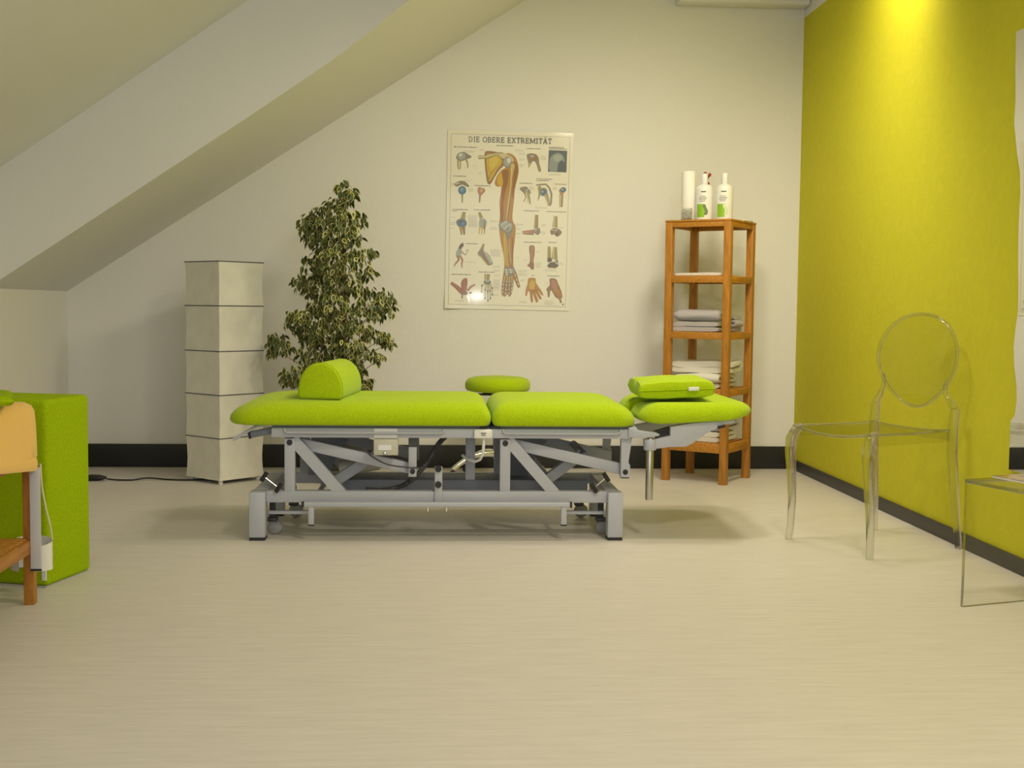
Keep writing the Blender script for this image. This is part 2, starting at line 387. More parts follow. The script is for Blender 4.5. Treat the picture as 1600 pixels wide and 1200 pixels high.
# casters
for x, y in ((-.672, 4.86), (.655, 4.86), (-.635, 5.25), (.61, 5.25)):
    z = .031
    mb = MB().sweep([(x, y, .14), (x, y, .075), (x+.005, y, .045)], [.012, .012, .010], 10); mb.box((x-.02, y-.022, .055), (x+.02, y+.022, .072), .004)
    ca = obj('caster', mb, DGREY, TB)
    wm = Matrix.Rotation(PI/2, 4, 'X')
    sub('wheel', MB().lathe([(0, -.012), (.024, -.012), (.029, -.008), (.031, 0), (.029, .008), (.024, .012), (0, .012)], (x+.01, y, z), 24, wm), mat('caster_grey', (.30, .30, .31), .6), ca, TB)
# brake pedals
for s, xf in ((-1, -.684), (1, .667)):
    x1, z1 = (-.690, .250) if s < 0 else (.660, .252); x2, z2 = (-.634, .206) if s < 0 else (.612, .207)
    mb = MB().sweep([(xf, 4.77, .165), (x2, 4.752, z2), (x1, 4.752, z1)], .0045, 8)
    pe = obj('brake_pedal', mb, CHROME, TB)
    for gx, gz in ((x1, z1), (x2, z2)):
        sub('rubber_grip', MB().cyl((gx-.011, 4.748, gz+.017*s), (gx+.011, 4.748, gz-.017*s), .0085, 12), BLACK, pe, TB)
# left end lever and tube
mb = MB().bar((-.661, 4.80, .427), (-.755, 4.80, .409), .03, .026, .003); lt = obj('end_tube', mb, GREYB, TB, label='blue-grey tube at the foot end')
sub('end_cap', MB().bar((-.747, 4.7995, .4105), (-.757, 4.7995, .4085), .033, .029), BLACK, lt, TB)
mb = MB().sweep([(-.70, 4.79, .452), (-.725, 4.775, .445), (-.80, 4.765, .400), (-.812, 4.765, .394)], .0062, 8); obj('release_lever', mb, GREY, TB)
# control box, handset, cables
mb = MB().box((-.2615, 4.72, .339), (-.166, 4.76, .402), .003); cbx = obj('control_box', mb, BEIGEB, TB, label='beige control box')
sub('label_plate', MB().box((-.243, 4.7185, .360), (-.192, 4.7205, .380)), LABELW, cbx, TB)
sub('connector', MB().lathe([(.008, 0), (.008, .006), (.0045, .012), (.0045, .02), (0, .021)], (-.216, 4.720, .349), 14, Matrix.Rotation(PI/2, 4, 'X')), CHROME, cbx, TB)
mb = MB().box((.131, 4.722, .406), (.204, 4.745, .442), .006, 3); hs = obj('handset_holder', mb, WPLAST, TB, label='white handset holder on the front rail')
mb = MB()
for k in range(4): mb.box((.158+k*.0055, 4.7205, .424+(.0015 if k in (0, 3) else 0)), (.162+k*.0055, 4.7225, .430))
mb.box((.160, 4.7205, .4185), (.176, 4.7225, .4212)); sub('label_print', mb, INK, hs, TB)
mb = MB().sweep([(.172, 4.745, .407), (.170, 4.742, .380), (.168, 4.745, .345), (.158, 4.77, .318), (.138, 4.80, .305), (.110, 4.84, .309), (.09, 4.88, .32)], .0062, 10)
sub('white_cable', mb, WPLAST, hs, TB)
pts = []; P0 = [Vector(v) for v in ((.020, 4.86, .40), (-.01, 4.87, .365), (-.05, 4.87, .30), (-.10, 4.87, .235), (-.16, 4.865, .195), (-.24, 4.86, .180), (-.30, 4.87, .182))]
def bez(P, t):
    n = len(P)-1; x = t*n; i = min(int(x), n-1); f = x-i
    a = P[max(i-1, 0)]; b = P[i]; c = P[i+1]; d = P[min(i+2, n)]
    return .5*((2*b)+(c-a)*f+(2*a-5*b+4*c-d)*f*f+(3*b-a-3*c+d)*f*f*f)
mb = MB(); N = 200
mb.sweep([bez(P0, k/N) for k in range(N+1)], [.0105+.0016*math.sin(k*1.5) for k in range(N+1)], 10)
obj('spiral_cable', mb, CABLE, TB)
mb = MB().sweep([bez([Vector(v) for v in ((-.30, 4.75, .372), (-.295, 4.752, .36), (-.275, 4.752, .335), (-.21, 4.752, .300), (-.12, 4.751, .287), (-.06, 4.775, .283))], k/30) for k in range(31)], .003, 8); obj('thin_cable', mb, CABLE, TB)
# head end: hinge lever plate, arm with a chrome tube, second arm at the far side
mb = MB().prism([(.745, .447), (.745, .452), (.775, .452), (.780, .440), (.857, .432), (.872, .424), (.865, .418), (.80, .410), (.745, .412)], 1, 4.735, 4.775, .002)
obj('hinge_plate', mb, GREY, TB)
mb = MB().prism([(.741, .400), (.741, .462), (.765, .465), (.795, .44), (.80, .405)], 1, 4.80, 5.30, .003); obj('head_hinge', mb, GREY, TB)
for y in (4.745, 5.30):
    mb = MB().prism([(.812, .380), (.812, .402), (.850, .404), (.915, .418), (.915, .455), (1.00, .470), (1.175, .485), (1.175, .474), (1.13, .462), (1.06, .428), (1.00, .385), (.978, .374), (.915, .373), (.865, .366)], 1, y, y+.038, .003)
    ar = obj('head_support_arm', mb, GREY, TB)
    sub('set_screw', MB().bar((1.105, y-.003, .4535), (1.135, y-.003, .459), .006, .011), BLACK, ar, TB)
    if y < 5:
        mb = MB().lathe([(.024, .360), (.026, .364), (.026, .400), (.024, .404)], (.836, y+.014, 0), 24); sub('tube_clamp', mb, GREY, ar, TB)
        mb = MB().lathe([(.0148, .160), (.0155, .163), (.0155, .404), (.013, .408)], (.836, y+.014, 0), 24); sub('chrome_tube', mb, mat('brushed_tube', (.52, .50, .46), .3, metal=1), ar, TB)
mb = MB().bar((.86, 4.79, .418), (.93, 4.79, .44), .03, .03); obj('dark_gap_block', mb, BLACK, TB)  # black block put in for the dark gap at the head hinge

# bolster
BO = thing('half_round_bolster', 'lime green half-round bolster lying on the left of the table', 'bolster', (-.451, 4.995, .5555), R(-6.5))
prof = [(-.080, 0), (.080, 0), (.086, .008), (.088, .03), (.086, .055), (.079, .082), (.065, .108), (.045, .127), (.020, .139), (-.006, .141), (-.032, .134), (-.055, .118), (-.072, .094), (-.083, .065), (-.088, .035), (-.086, .008)]
mb = MB().prism(prof, 1, -.215, .215, .009, 3, True)
obj('cover', mb, FAB, BO, world=False)
mb = MB().sweep([(x*1.0, -.2075, z) for x, z in prof], .0022, 6, closed=True); obj('piping', mb, FABD, BO, world=False)

# pillow on the head cushion
PI_ = thing('small_pillow', 'square lime green pillow on the head section, white tag at its front seam', 'pillow', (.955, 4.975, .558), R(-2))
PI_.rotation_euler = (R(.5), R(-2.5), R(-2))
def pillow(hw, hd, ht):
    mb = MB()
    def half(sg):
        def fn(u, v):
            a = 2*u-1; b = 2*v-1
            a = math.copysign(abs(a)**.75, a); b = math.copysign(abs(b)**.75, b)
            k = max(0, (1-abs(a)**3.2))*max(0, (1-abs(b)**3.2))
            pinx = 1-.05*(1-abs(b)**2); piny = 1-.05*(1-abs(a)**2)
            return Vector((a*hw*pinx, b*hd*piny, ht+sg*ht*(k**.17)*(1+.03*math.sin(7*a+3*b))))
        return fn
    mb.grid(half(1), 28, 28); mb.grid(half(-1), 28, 28)
    return mb
obj('cover', pillow(.156, .193, .042), FAB, PI_, world=False)
mb = MB().sweep([(-.155+.31*k/20, -.1855-.004*(abs(k-10)/10)**2*2, .043) for k in range(21)], .0025, 6); obj('seam', mb, FABD, PI_, world=False)
obj('care_tag', MB().box((.045, -.199, .038), (.087, -.186, .052), .001), LABELW, PI_, world=False, label='white care tag')

# ------------------------------------------------------------------ swivel stool behind the table
ST = thing('swivel_stool', 'round lime green swivel stool with chrome legs behind the table', 'stool', (.305, 6.48, 0))
obj('seat', MB().lathe([(0, .470), (.145, .470), (.165, .475), (.174, .487), (.176, .506), (.171, .525), (.158, .539), (.132, .547), (.085, .551), (0, .553)], (.305, 6.48, 0), 48), FAB, ST)
obj('seat_plate', MB().box((.225, 6.40, .452), (.385, 6.56, .470), .004), BLACK, ST)
obj('lever', MB().sweep([(.30, 6.43, .458), (.22, 6.38, .460), (.17, 6.36, .463)], .006, 8), BLACK, ST)
obj('gas_column', MB().lathe([(.024, .11), (.024, .30), (.014, .30), (.014, .455)], (.305, 6.48, 0), 20), CHROME, ST)
for k in range(5):
    a = R(200+72*k); c, s_ = math.cos(a), math.sin(a)
    lg = obj('leg', MB().sweep([(.305+c*r, 6.48+s_*r, z) for r, z in [(.255*t, .132+.010*math.sin(PI*t)-.075*t**2.2) for t in [i/14 for i in range(15)]]], [.020-.008*i/14 for i in range(15)], 14), CHROME, ST)
    cx, cy = .305+c*.25, 6.48+s_*.25
    wm = Matrix.Rotation(a, 4, 'Z') @ Matrix.Rotation(PI/2, 4, 'X')
    mb = MB()
    for dy in (-.013, .013): mb.lathe([(0, -.008), (.02, -.008), (.025, 0), (.02, .008), (0, .008)], Vector((cx, cy, .0255))+wm @ Vector((0, 0, dy)), 18, wm)
    mb.sweep([(cx, cy, .06), (cx, cy, .03)], .006, 8)
    sub('caster', mb, BLACK, lg, ST)

# ------------------------------------------------------------------ paper floor lantern
LA = thing('paper_floor_lantern', 'tall square white paper floor lantern with dark wire rings', 'floor lamp', (-1.133, 6.397, 0), R(47.5))
LS = .142
rz = [1.140, .914, .682, .458, .236, .020]
def lantern_shade():
    mb = MB(); n = 12; rows = []
    lev = []
    for a, b in zip(rz, rz[1:]):
        for k in range(8):
            t = k/8; lev.append((a+(b-a)*t, math.sin(PI*t)))
    lev.append((rz[-1], 0))
    for z, dip in lev:
        ring = []
        low = 1+1.6*max(0, (.3-z))
        for sd in range(4):
            for k in range(n):
                t = k/n; h = LS
                e = (2*t-1)
                side = (1-abs(e)**2)
                ins = dip*(.004+.006*side)*low
                wob = (noise.noise(Vector((sd*7+t*5, z*9, 3)))*.004+noise.noise(Vector((sd*9+t*11, z*22, 8)))*.002)*side*(.3+dip)
                p = Vector((e*(h-dip*.005*low), -(h-ins+wob), z)); p.rotate(Matrix.Rotation(sd*PI/2, 3, 'Z')); ring.append(p)
        rows.append(ring)
    mb.loft(rows, False, False); return mb
obj('paper_shade', lantern_shade(), PAPER, LA, world=False)
for z in rz[:-1]:
    obj('wire_ring', MB().sweep([(-LS-.001, -LS-.001, z), (LS+.001, -LS-.001, z), (LS+.001, LS+.001, z), (-LS-.001, LS+.001, z)], .0026, 6, closed=True), WIRE, LA, world=False)
mb = MB().box((-LS+.004, -LS+.004, .020), (LS-.004, LS-.004, .030), .002); bs = obj('base_plate', mb, WPLAST, LA, world=False)
for sx in (-1, 1):
    for sy in (-1, 1): obj('foot_peg', MB().lathe([(.011, 0), (.012, .004), (.012, .02)], (sx*(LS-.022), sy*(LS-.022), 0), 14), WPLAST, LA, world=False)
mb = MB().cyl((0, 0, .03), (0, 0, .35), .012); mb.lathe([(.02, .35), (.022, .39), (.018, .40)], (0, 0, 0), 16); obj('lamp_holder', mb, WPLAST, LA, world=False)
cp = [Vector(v) for v in ((-1.15, 6.36, .014), (-1.30, 6.345, .005), (-1.42, 6.36, .005), (-1.53, 6.375, .010), (-1.60, 6.34, .005), (-1.68, 6.335, .006), (-1.735, 6.345, .010))]
cd_ = obj('power_cord', MB().sweep([bez(cp, k/60) for k in range(61)], .0042, 8), BLACK, LA)
mb = MB()
fn = [(.0, .010, .006), (.012, .018, .010), (.035, .026, .015), (.075, .028, .017), (.10, .024, .014), (.115, .012, .007)]
rings = []
for d, wv, hv in fn:
    rings.append([(-1.735-d, 6.345+wv*math.cos(2*PI*k/16), max(0.0005, .016+hv*math.sin(2*PI*k/16))) for k in range(16)])
mb.loft(rings); sub('foot_switch', mb, BLACK, cd_, LA)

# ------------------------------------------------------------------ weeping fig
PX, PYY = -.505, 6.28
PL = thing('potted_weeping_fig', 'tall conical weeping fig with variegated leaves behind the table', 'plant', (PX, PYY, 0))
obj('pot', MB().lathe([(.095, 0), (.10, .005), (.122, .22), (.135, .235), (.135, .26), (.122, .26), (.118, .235), (0, .235)], (PX, PYY, 0), 36), mat('dark_pot', (.045, .05, .045), .5), PL)
obj('soil', MB().lathe([(.117, .234), (.117, .244), (.06, .25), (0, .248)], (PX, PYY, 0), 30), mat('soil', (.05, .035, .02), 1, bump=1, bscale=80), PL)
BARK = mat('bark', (.15, .095, .05), .9, bump=.4, bscale=60)
mb = MB()
for k in range(3):
    a0 = 2.1*k
    mb.sweep([(PX+.018*math.cos(a0+z*7)*(1-z*.5)-.03*0, PYY+.018*math.sin(a0+z*7)*(1-z*.5), .24+z*1.15) for z in [i/24 for i in range(25)]], [.012-.008*i/24 for i in range(25)], 8)
tr = obj('trunk', mb, BARK, PL)
# branch tips: (x, z) silhouettes measured on the plant, with depth spread
LG = mat('fig_leaf_green', (.042, .068, .015), .5, var=.35, vscale=30); LC = mat('fig_leaf_cream', (.55, .52, .18), .55)
fol = MB(); brn = MB()
def leaf(p, d, size, roll):
    d = d.normalized(); side = d.cross(Vector((0, 0, 1)))
    if side.length < .1: side = Vector((1, 0, 0))
    side.normalize(); nrm = side.cross(d)
    q = Matrix.Rotation(roll, 3, d); side = q @ side; nrm = q @ nrm
    out = [(0, 0), (.22, .20), (.5, .27), (.78, .17), (1.06, 0), (.78, -.17), (.5, -.27), (.22, -.20)]
    k = random.choice((.90, .88, .85, .82, .74, .50))
    def P(a, b, inn): 
        return p+d*(a*size)+side*(b*size)+nrm*(size*(-.18*a*a+.35*abs(b)))
    O = [fol.b.verts.new(P(a, b, 0)) for a, b in out]
    I = [fol.b.verts.new(P(.46+(a-.46)*(k+.06), b*k, 1)) for a, b in out]
    fol.mi = 0; fol.face(I, True)
    fol.mi = 1
    for i in range(8): fol.face((O[i], O[(i+1) % 8], I[(i+1) % 8], I[i]), True)
# clumps of leaves: x from the trunk, height, half width, half height (metres)
CL = [(.015,1.499,.045,.045),(.04,1.464,.03,.04),(-.04,1.433,.04,.035),(.006,1.393,.06,.045),(.076,1.358,.035,.04),(-.164,1.378,.03,.025),(-.104,1.393,.035,.03),(-.194,1.323,.035,.035),(-.144,1.323,.05,.045),(-.064,1.333,.06,.05),(.016,1.323,.06,.05),(-.169,1.263,.03,.035),(-.104,1.253,.05,.045),(-.014,1.253,.07,.055),(.056,1.263,.04,.045),(.136,1.183,.035,.025),(.086,1.163,.05,.045),(-.024,1.163,.08,.06),(-.104,1.183,.05,.04),(-.169,1.133,.04,.045),(-.084,1.093,.06,.045),(.016,1.083,.08,.06),(.106,1.093,.045,.04),(-.224,1.038,.035,.04),(-.164,1.043,.05,.05),(-.144,1.083,.04,.04),(-.164,.983,.05,.035),(-.034,1.013,.06,.05),(.046,1.013,.06,.04),(.116,.973,.06,.045),(.196,.963,.055,.045),(.226,.913,.05,.05),(.166,.883,.05,.04),(.096,.903,.06,.04),(-.034,.933,.08,.05),(-.144,.918,.045,.035),(-.104,.883,.06,.045),(-.244,.868,.04,.025),(-.184,.863,.05,.035),(-.264,.813,.05,.04),(-.204,.793,.06,.05),(-.104,.793,.08,.06),(-.004,.823,.08,.06),(.076,.813,.06,.04),(.126,.763,.05,.04),(.206,.753,.05,.025),(.231,.728,.025,.025),(-.344,.743,.04,.03),(-.364,.693,.03,.04),(-.294,.703,.035,.03),(-.184,.723,.06,.045),(-.084,.713,.08,.05),(.016,.723,.07,.05),(.076,.703,.05,.04),(.156,.673,.035,.025),(.176,.638,.02,.02),(-.184,.653,.06,.045),(-.104,.633,.07,.05),(.016,.653,.08,.05),(.066,.623,.04,.04),(-.244,.573,.05,.04),(-.284,.523,.035,.03),(-.224,.533,.04,.04),(-.164,.583,.05,.05),(-.084,.563,.08,.05),(.016,.553,.08,.05),(.096,.583,.02,.03),(.116,.503,.025,.025),(-.05,.48,.09,.05),(.05,.49,.07,.04)]
rnd = random.Random(3)
for i, (dx, z, rx, rz_) in enumerate(CL):
    wide = .10+.20*min(1, max(0, (1.5-z)/.8))
    dy = rnd.uniform(-1, 1)*max(.02, (wide**2-min(wide, abs(dx))**2)**.5)*.9
    if abs(dx) < .07: dy = -abs(dy)-.02
    c = Vector((PX+dx, PYY+dy, z))
    st = Vector((PX-.01, PYY, max(.32, z-.10-.45*math.hypot(dx, dy))))
    C = [st, (st+c)/2+Vector((0, 0, .03)), c]
    brn.sweep([bez(C, k/6) for k in range(7)], [.0034-.0024*k/6 for k in range(7)], 5)
    nl = int(22+10500*rx*rz_)
    for k in range(nl):
        a = rnd.uniform(0, 2*PI); r_ = rnd.random()**.5; b = rnd.uniform(-1, 1)
        off = Vector((rx*r_*math.cos(a), max(rx, .05)*b*1.3, rz_*r_*math.sin(a)+.012))
        p = c+off*1.02
        if p.y > 6.83: p.y = 6.83
        dr = Vector((off.x/max(rx, .01)*.5+rnd.uniform(-.6, .6), off.y*6+rnd.uniform(-.6, .6), rnd.uniform(-1.3, -.25)))
        if p.y > 6.8 and dr.y > 0: dr.y *= -1
        leaf(p, dr, rnd.uniform(.028, .048), rnd.uniform(-1.0, 1.0))
sub('branches', brn, BARK, tr, PL)
obj('foliage', fol, [LG, LC], PL)

# ------------------------------------------------------------------ wooden shelf tower
SH = thing('wooden_shelf_tower', 'narrow orange-brown wooden shelf tower with five open shelves against the back wall', 'shelf', (1.447, 6.468, 0), R(-34.9))
hh = .184; pw = .038
shelves = [1.394, 1.101, .803, .504, .216]
for sx in (-1, 1):
    for sy in (-1, 1):
        x = sx*(hh-pw/2); y = sy*(hh-pw/2)
        obj('corner_post', MB().box((x-pw/2, y-pw/2, 0), (x+pw/2, y+pw/2, 1.384), .002), WOOD, SH, world=False)
for k, z in enumerate(shelves):
    mb = MB(); q = hh-pw if k else hh; a = hh-.004
    h = .036 if k < 4 else .048
    zt = z-.002
    for s in (-1, 1):
        if k:
            mb.box((-q, s*(hh-.012)-.010, zt-h), (q, s*(hh-.012)+.010, zt), .0015)
            mb.box((s*(hh-.012)-.010, -q, zt-h), (s*(hh-.012)+.010, q, zt), .0015)
        else:
            mb.box((-q+pw, s*(hh-.012)-.010, zt-h), (q-pw, s*(hh-.012)+.010, zt-.008), .0015)
            mb.box((s*(hh-.012)-.010, -q+pw, zt-h), (s*(hh-.012)+.010, q-pw, zt-.008), .0015)
    n = 10
    if k == 0:
        mb.box((-hh-.002, -hh-.002, z-.0105), (hh+.002, hh+.002, z), .002)
    else:
        for i in range(n):
            x = -q+.018+(2*q-.036)*i/(n-1)
            mb.box((x-.0105, -hh+.022, z-.010), (x+.0105, hh-.022, z), .0015)
    obj('shelf_board' if k == 0 else 'slatted_shelf', mb, WOODH, SH, world=False)
SM = Matrix.LocRotScale(SH.location, SH.rotation_euler, None)
def at_shelf(x, y, z): return SM @ Vector((x, y, z))

# things on the shelf tower
def bottle(px, py, z, label, art):
    p = at_shelf(px, py, z); B = thing('lotion_bottle', label, 'bottle', p, R(-8), 'white lotion bottles on the shelf tower')
    prof = [(0, 0), (.041, 0), (.0445, .004), (.0455, .012), (.0455, .165), (.043, .178), (.036, .187), (.024, .193), (.016, .196), (.015, .200)]
    obj('bottle_body', MB().lathe(prof, (0, 0, 0), 36), WPLAST, B, world=False)
    obj('cap', MB().lathe([(.0165, .198), (.0175, .2), (.0165, .248), (.014, .252), (0, .253)], (0, 0, 0), 24), WPLAST, B, world=False)
    def patch(a0, a1, z0, z1, r=.0458, m=INK):
        mm = MB(); n = 8
        mm.grid(lambda u, v: Vector((r*math.sin(R(a0+(a1-a0)*u)), -r*math.cos(R(a0+(a1-a0)*u)), z0+(z1-z0)*v)), n, 1); return mm
    GL = mat('leaf_green_label', (.26, .52, .03), .5); DK = mat('grey_green_label', (.16, .22, .08), .5)
    lb = obj('label', patch(-58, -2, .018, .088), GL, B, world=False)
    m2 = patch(-12, 22, .020, .090, .0460) if art else patch(-10, 8, .02, .066, .0460)
    sub_o = obj('label_picture', MB().grid(lambda u, v: Vector((.0461*math.sin(R(-8+22*u+8*math.sin(5*v))), -.0461*math.cos(R(-8+22*u+8*math.sin(5*v))), .03+.055*v)), 6, 8), DK if art else mat('pale_label', (.65, .75, .45), .5), B, world=False); sub_o.parent = lb
    m2.b.free()
    tx = MB()
    for a0, a1, z0, h in ((-28, 6, .150, .006), (-36, 4, .128, .0025), (-40, 12, .118, .0035), (-40, 6, .110, .0025), (-36, 2, .102, .0025)):
        tx.grid(lambda u, v: Vector((.0459*math.sin(R(a0+(a1-a0)*u)), -.0459*math.cos(R(a0+(a1-a0)*u)), z0+h*v)), 6, 1)
    o = obj('label_lettering', tx, INK, B, world=False); o.parent = lb
    return B
bottle(-.022, -.05, 1.394, 'white lotion bottle with green label, between paper roll and right-hand bottle', True)
bottle(.080, -.02, 1.394, 'white lotion bottle with green label, nearest the green wall', False)
p = at_shelf(-.11, -.06, 1.394)
RO = thing('paper_roll', 'white paper roll standing upright at the left on top of the shelf tower', 'paper roll', p)
obj('roll_paper', MB().lathe([(.012, 0), (.036, 0), (.037, .004), (.037, .262), (.035, .266), (.012, .266), (.012, 0)], (0, 0, 0), 32), mat('roll_paper', (.86, .85, .80), .9), RO, world=False)
p = at_shelf(-.088, -.125, 1.394)
GLS = thing('small_patterned_glass', 'small patterned glass in front of the paper roll', 'glass', p)
obj('bowl', MB().lathe([(0, 0), (.024, 0), (.027, .004), (.029, .066), (.0265, .066), (.0245, .008), (0, .007)], (0, 0, 0), 24), acrylic('etched_glass', (.9, .9, .88), .35), GLS, world=False)
mb = MB()
for k in range(9):
    a = R(-180+360*k/9)
    for j in range(2):
        c = Vector((.0293*math.sin(a+.3*j), -.0293*math.cos(a+.3*j), .022+.024*j))
        t = Vector((math.cos(a+.3*j), math.sin(a+.3*j), 0))
        mb.sweep([c+(t*math.cos(q)+Vector((0, 0, 1))*math.sin(q))*.0085 for q in [2*PI*i/10 for i in range(10)]], .0012, 5, closed=True)
obj('pattern', mb, mat('pattern_grey', (.58, .58, .56), .5), GLS, world=False)
p = at_shelf(-.055, .06, 1.394)
FL = thing('dried_flower_sprig', 'dark red flower sprig sticking up behind the left lotion bottle', 'flower', p)
obj('stem', MB().sweep([(0, 0, 0), (.004, 0, .12), (-.004, 0, .225)], .0025, 6), mat('sprig_stem', (.20, .22, .06), .8), FL, world=False)
mb = MB(); rf = random.Random(5)
for k in range(9):
    c = Vector((rf.uniform(-.018, .016), rf.uniform(-.012, .012), .235+rf.uniform(-.025, .03)))
    mb.lathe([(0, -.011), (.008, -.006), (.011, 0), (.007, .008), (0, .012)], c, 8, Matrix.Rotation(rf.uniform(-1, 1), 4, 'X'))
obj('blossom', mb, mat('dark_red_petal', (.30, .05, .05), .8), FL, world=False)
obj('leaflet', MB().lathe([(0, -.012), (.007, -.006), (.010, 0), (.006, .008), (0, .011)], (.004, -.006, .256), 8), mat('pale_petal', (.75, .55, .40), .8), FL, world=False)
# brochures on the right of the top board
mb = MB().box((-.045, -.075, 0), (.045, .075, .003)); bA = obj('brochure', mb, mat('pale_paper', (.78, .75, .60), .7), None); bA.location = at_shelf(.139, .07, 1.394); bA.rotation_euler = (0, 0, R(-30))
tag(bA, 'pale flat brochure on the right edge of the shelf tower top', 'brochure')
mb = MB().box((-.04, -.065, 0), (.04, .065, .003)); bB = obj('brochure', mb, mat('printed_paper', (.45, .45, .40), .6, var=.4, vscale=60), None); bB.location = at_shelf(.134, .082, 1.3972); bB.rotation_euler = (0, 0, R(-44))
tag(bB, 'grey printed brochure lying on top of the pale brochure', 'brochure')
def towel(label, x, y, z, rot, L, Dp, H, layers, m, seed, roll=0, group=None, cat='towel'):
    """folded towel: L wide, Dp deep, layers folded on each other, one mesh"""
    mb = MB(); t = H/layers
    # serpentine cross-section (y,z) swept along x
    cen = []
    for k in range(layers):
        ys = [(-1+2*i/8) for i in range(9)]
        if k % 2: ys = ys[::-1]
        for yv in ys: cen.append((yv*(Dp/2-t*.55), t*(k+.5)))
        if k < layers-1:
            sgn = 1 if k % 2 == 0 else -1
            for a in (-45, 0, 45): cen.append((sgn*(Dp/2-t*.55+t*.5*math.cos(R(a))), t*(k+1)+t*.5*math.sin(R(a))))
    n = len(cen); th = t*.47
    nx = 16; sections = []
    for i in range(nx+1):
        u = i/nx; xx = (u-.5)*L; shape = []; 
        up_, dn = [], []
        endk = min(1, min(u, 1-u)*10)**.5
        for j, (cy, cz) in enumerate(cen):
            a = cen[max(j-1, 0)]; b = cen[min(j+1, n-1)]
            ty, tz = b[0]-a[0], b[1]-a[1]; ln = math.hypot(ty, tz) or 1; ny, nz = -tz/ln, ty/ln
            hth = th*(.55+.45*endk)
            wob = noise.noise(Vector((xx*14+seed, cy*14, cz*20)))*.005
            sag = noise.noise(Vector((xx*6+seed*2, cy*5, seed)))*.012*(cz/H)
            ex = noise.noise(Vector((cz*40+seed, cy*3, 1 if u < .5 else 9)))*.012*(abs(u-.5)*2)**6
            up_.append(Vector((xx+ex, cy+ny*hth+wob, max(.001, cz+nz*hth+sag))))
            dn.append(Vector((xx+ex, cy-ny*hth+wob, max(.0005, cz-nz*hth+sag))))
        sections.append(up_+dn[::-1])
    mb.loft(sections, True, True)
    p = at_shelf(x, y, z); o = obj('folded_towel', mb, m); o.location = p; o.rotation_euler = (0, 0, R(-34.9+rot)); tag(o, label, cat, group); return o
def rolled(label, x, y, z, rot, L, rad, m, seed, flat=.7, group=None):
    mb = MB(); nx = 18; n = 26; secs = []
    for i in range(nx+1):
        u = i/nx; xx = (u-.5)*L; sec = []; e = min(1, min(u, 1-u)*9); e = .75+.25*e**.5
        for k in range(n):
            a = 2*PI*k/n
            rr = rad*e*(1+.09*noise.noise(Vector((xx*9+seed, math.cos(a)*1.6, math.sin(a)*1.6))))
            cy = rr*math.cos(a)*1.15; cz = rad*flat+rr*flat*math.sin(a)
            if k == 0: pass
            sec.append(Vector((xx+.006*math.sin(3*a+seed), cy, max(.001, cz))))
        secs.append(sec)
    mb.loft(secs, True, True)
    # rolled spiral lip at each end
    for s in (-1, 1):
        pts = [Vector((s*(L/2+.001), rad*.62*(1-t*.75)*math.cos(t*9)*1.15, rad*flat+rad*.62*(1-t*.75)*flat*math.sin(t*9))) for t in [i/30 for i in range(31)]]
        mb.sweep(pts, .006, 6)
    p = at_shelf(x, y, z); o = obj('rolled_towel', mb, m); o.location = p; o.rotation_euler = (0, 0, R(-34.9+rot)); tag(o, label, 'towel', group); return o
towel('thin cream cloth lying flat on the second shelf from the top', -.01, -.05, 1.102, 0, .26, .20, .016, 1, TOWW, 1, cat='cloth')
towel('lilac-grey folded towel under a rolled one on the middle shelf', -.02, -.07, .804, 0, .255, .17, .05, 2, TOWG, 3, group='towels on the shelf tower')
rolled('lilac-grey rolled towel lying on top of the folded grey towel', -.025, -.065, .857, 3, .265, .052, TOWG, 8, .62, group='towels on the shelf tower')
towel('small grey folded towel at the right rear of the middle shelf', .095, .095, .804, 90, .11, .08, .085, 4, TOWG, 5, group='towels on the shelf tower')
towel('white folded towel at the bottom of the pile on the fourth shelf', -.008, -.008, .505, 0, .25, .245, .075, 3, TOWW, 11, group='towels on the shelf tower')
towel('long white towel lying over the folded white towel, its corner sticking out right', -.01, .0, .583, 6, .34, .22, .065, 2, TOWW, 17, group='towels on the shelf tower')
towel('white folded towel at the base of the pile on the lowest shelf', -.01, -.02, .217, 0, .27, .25, .055, 2, TOWW, 23, group='towels on the shelf tower')
towel('lilac-grey folded towel on the white one of the lowest shelf', .0, .0, .275, 2, .27, .24, .09, 4, TOWG, 29, group='towels on the shelf tower')

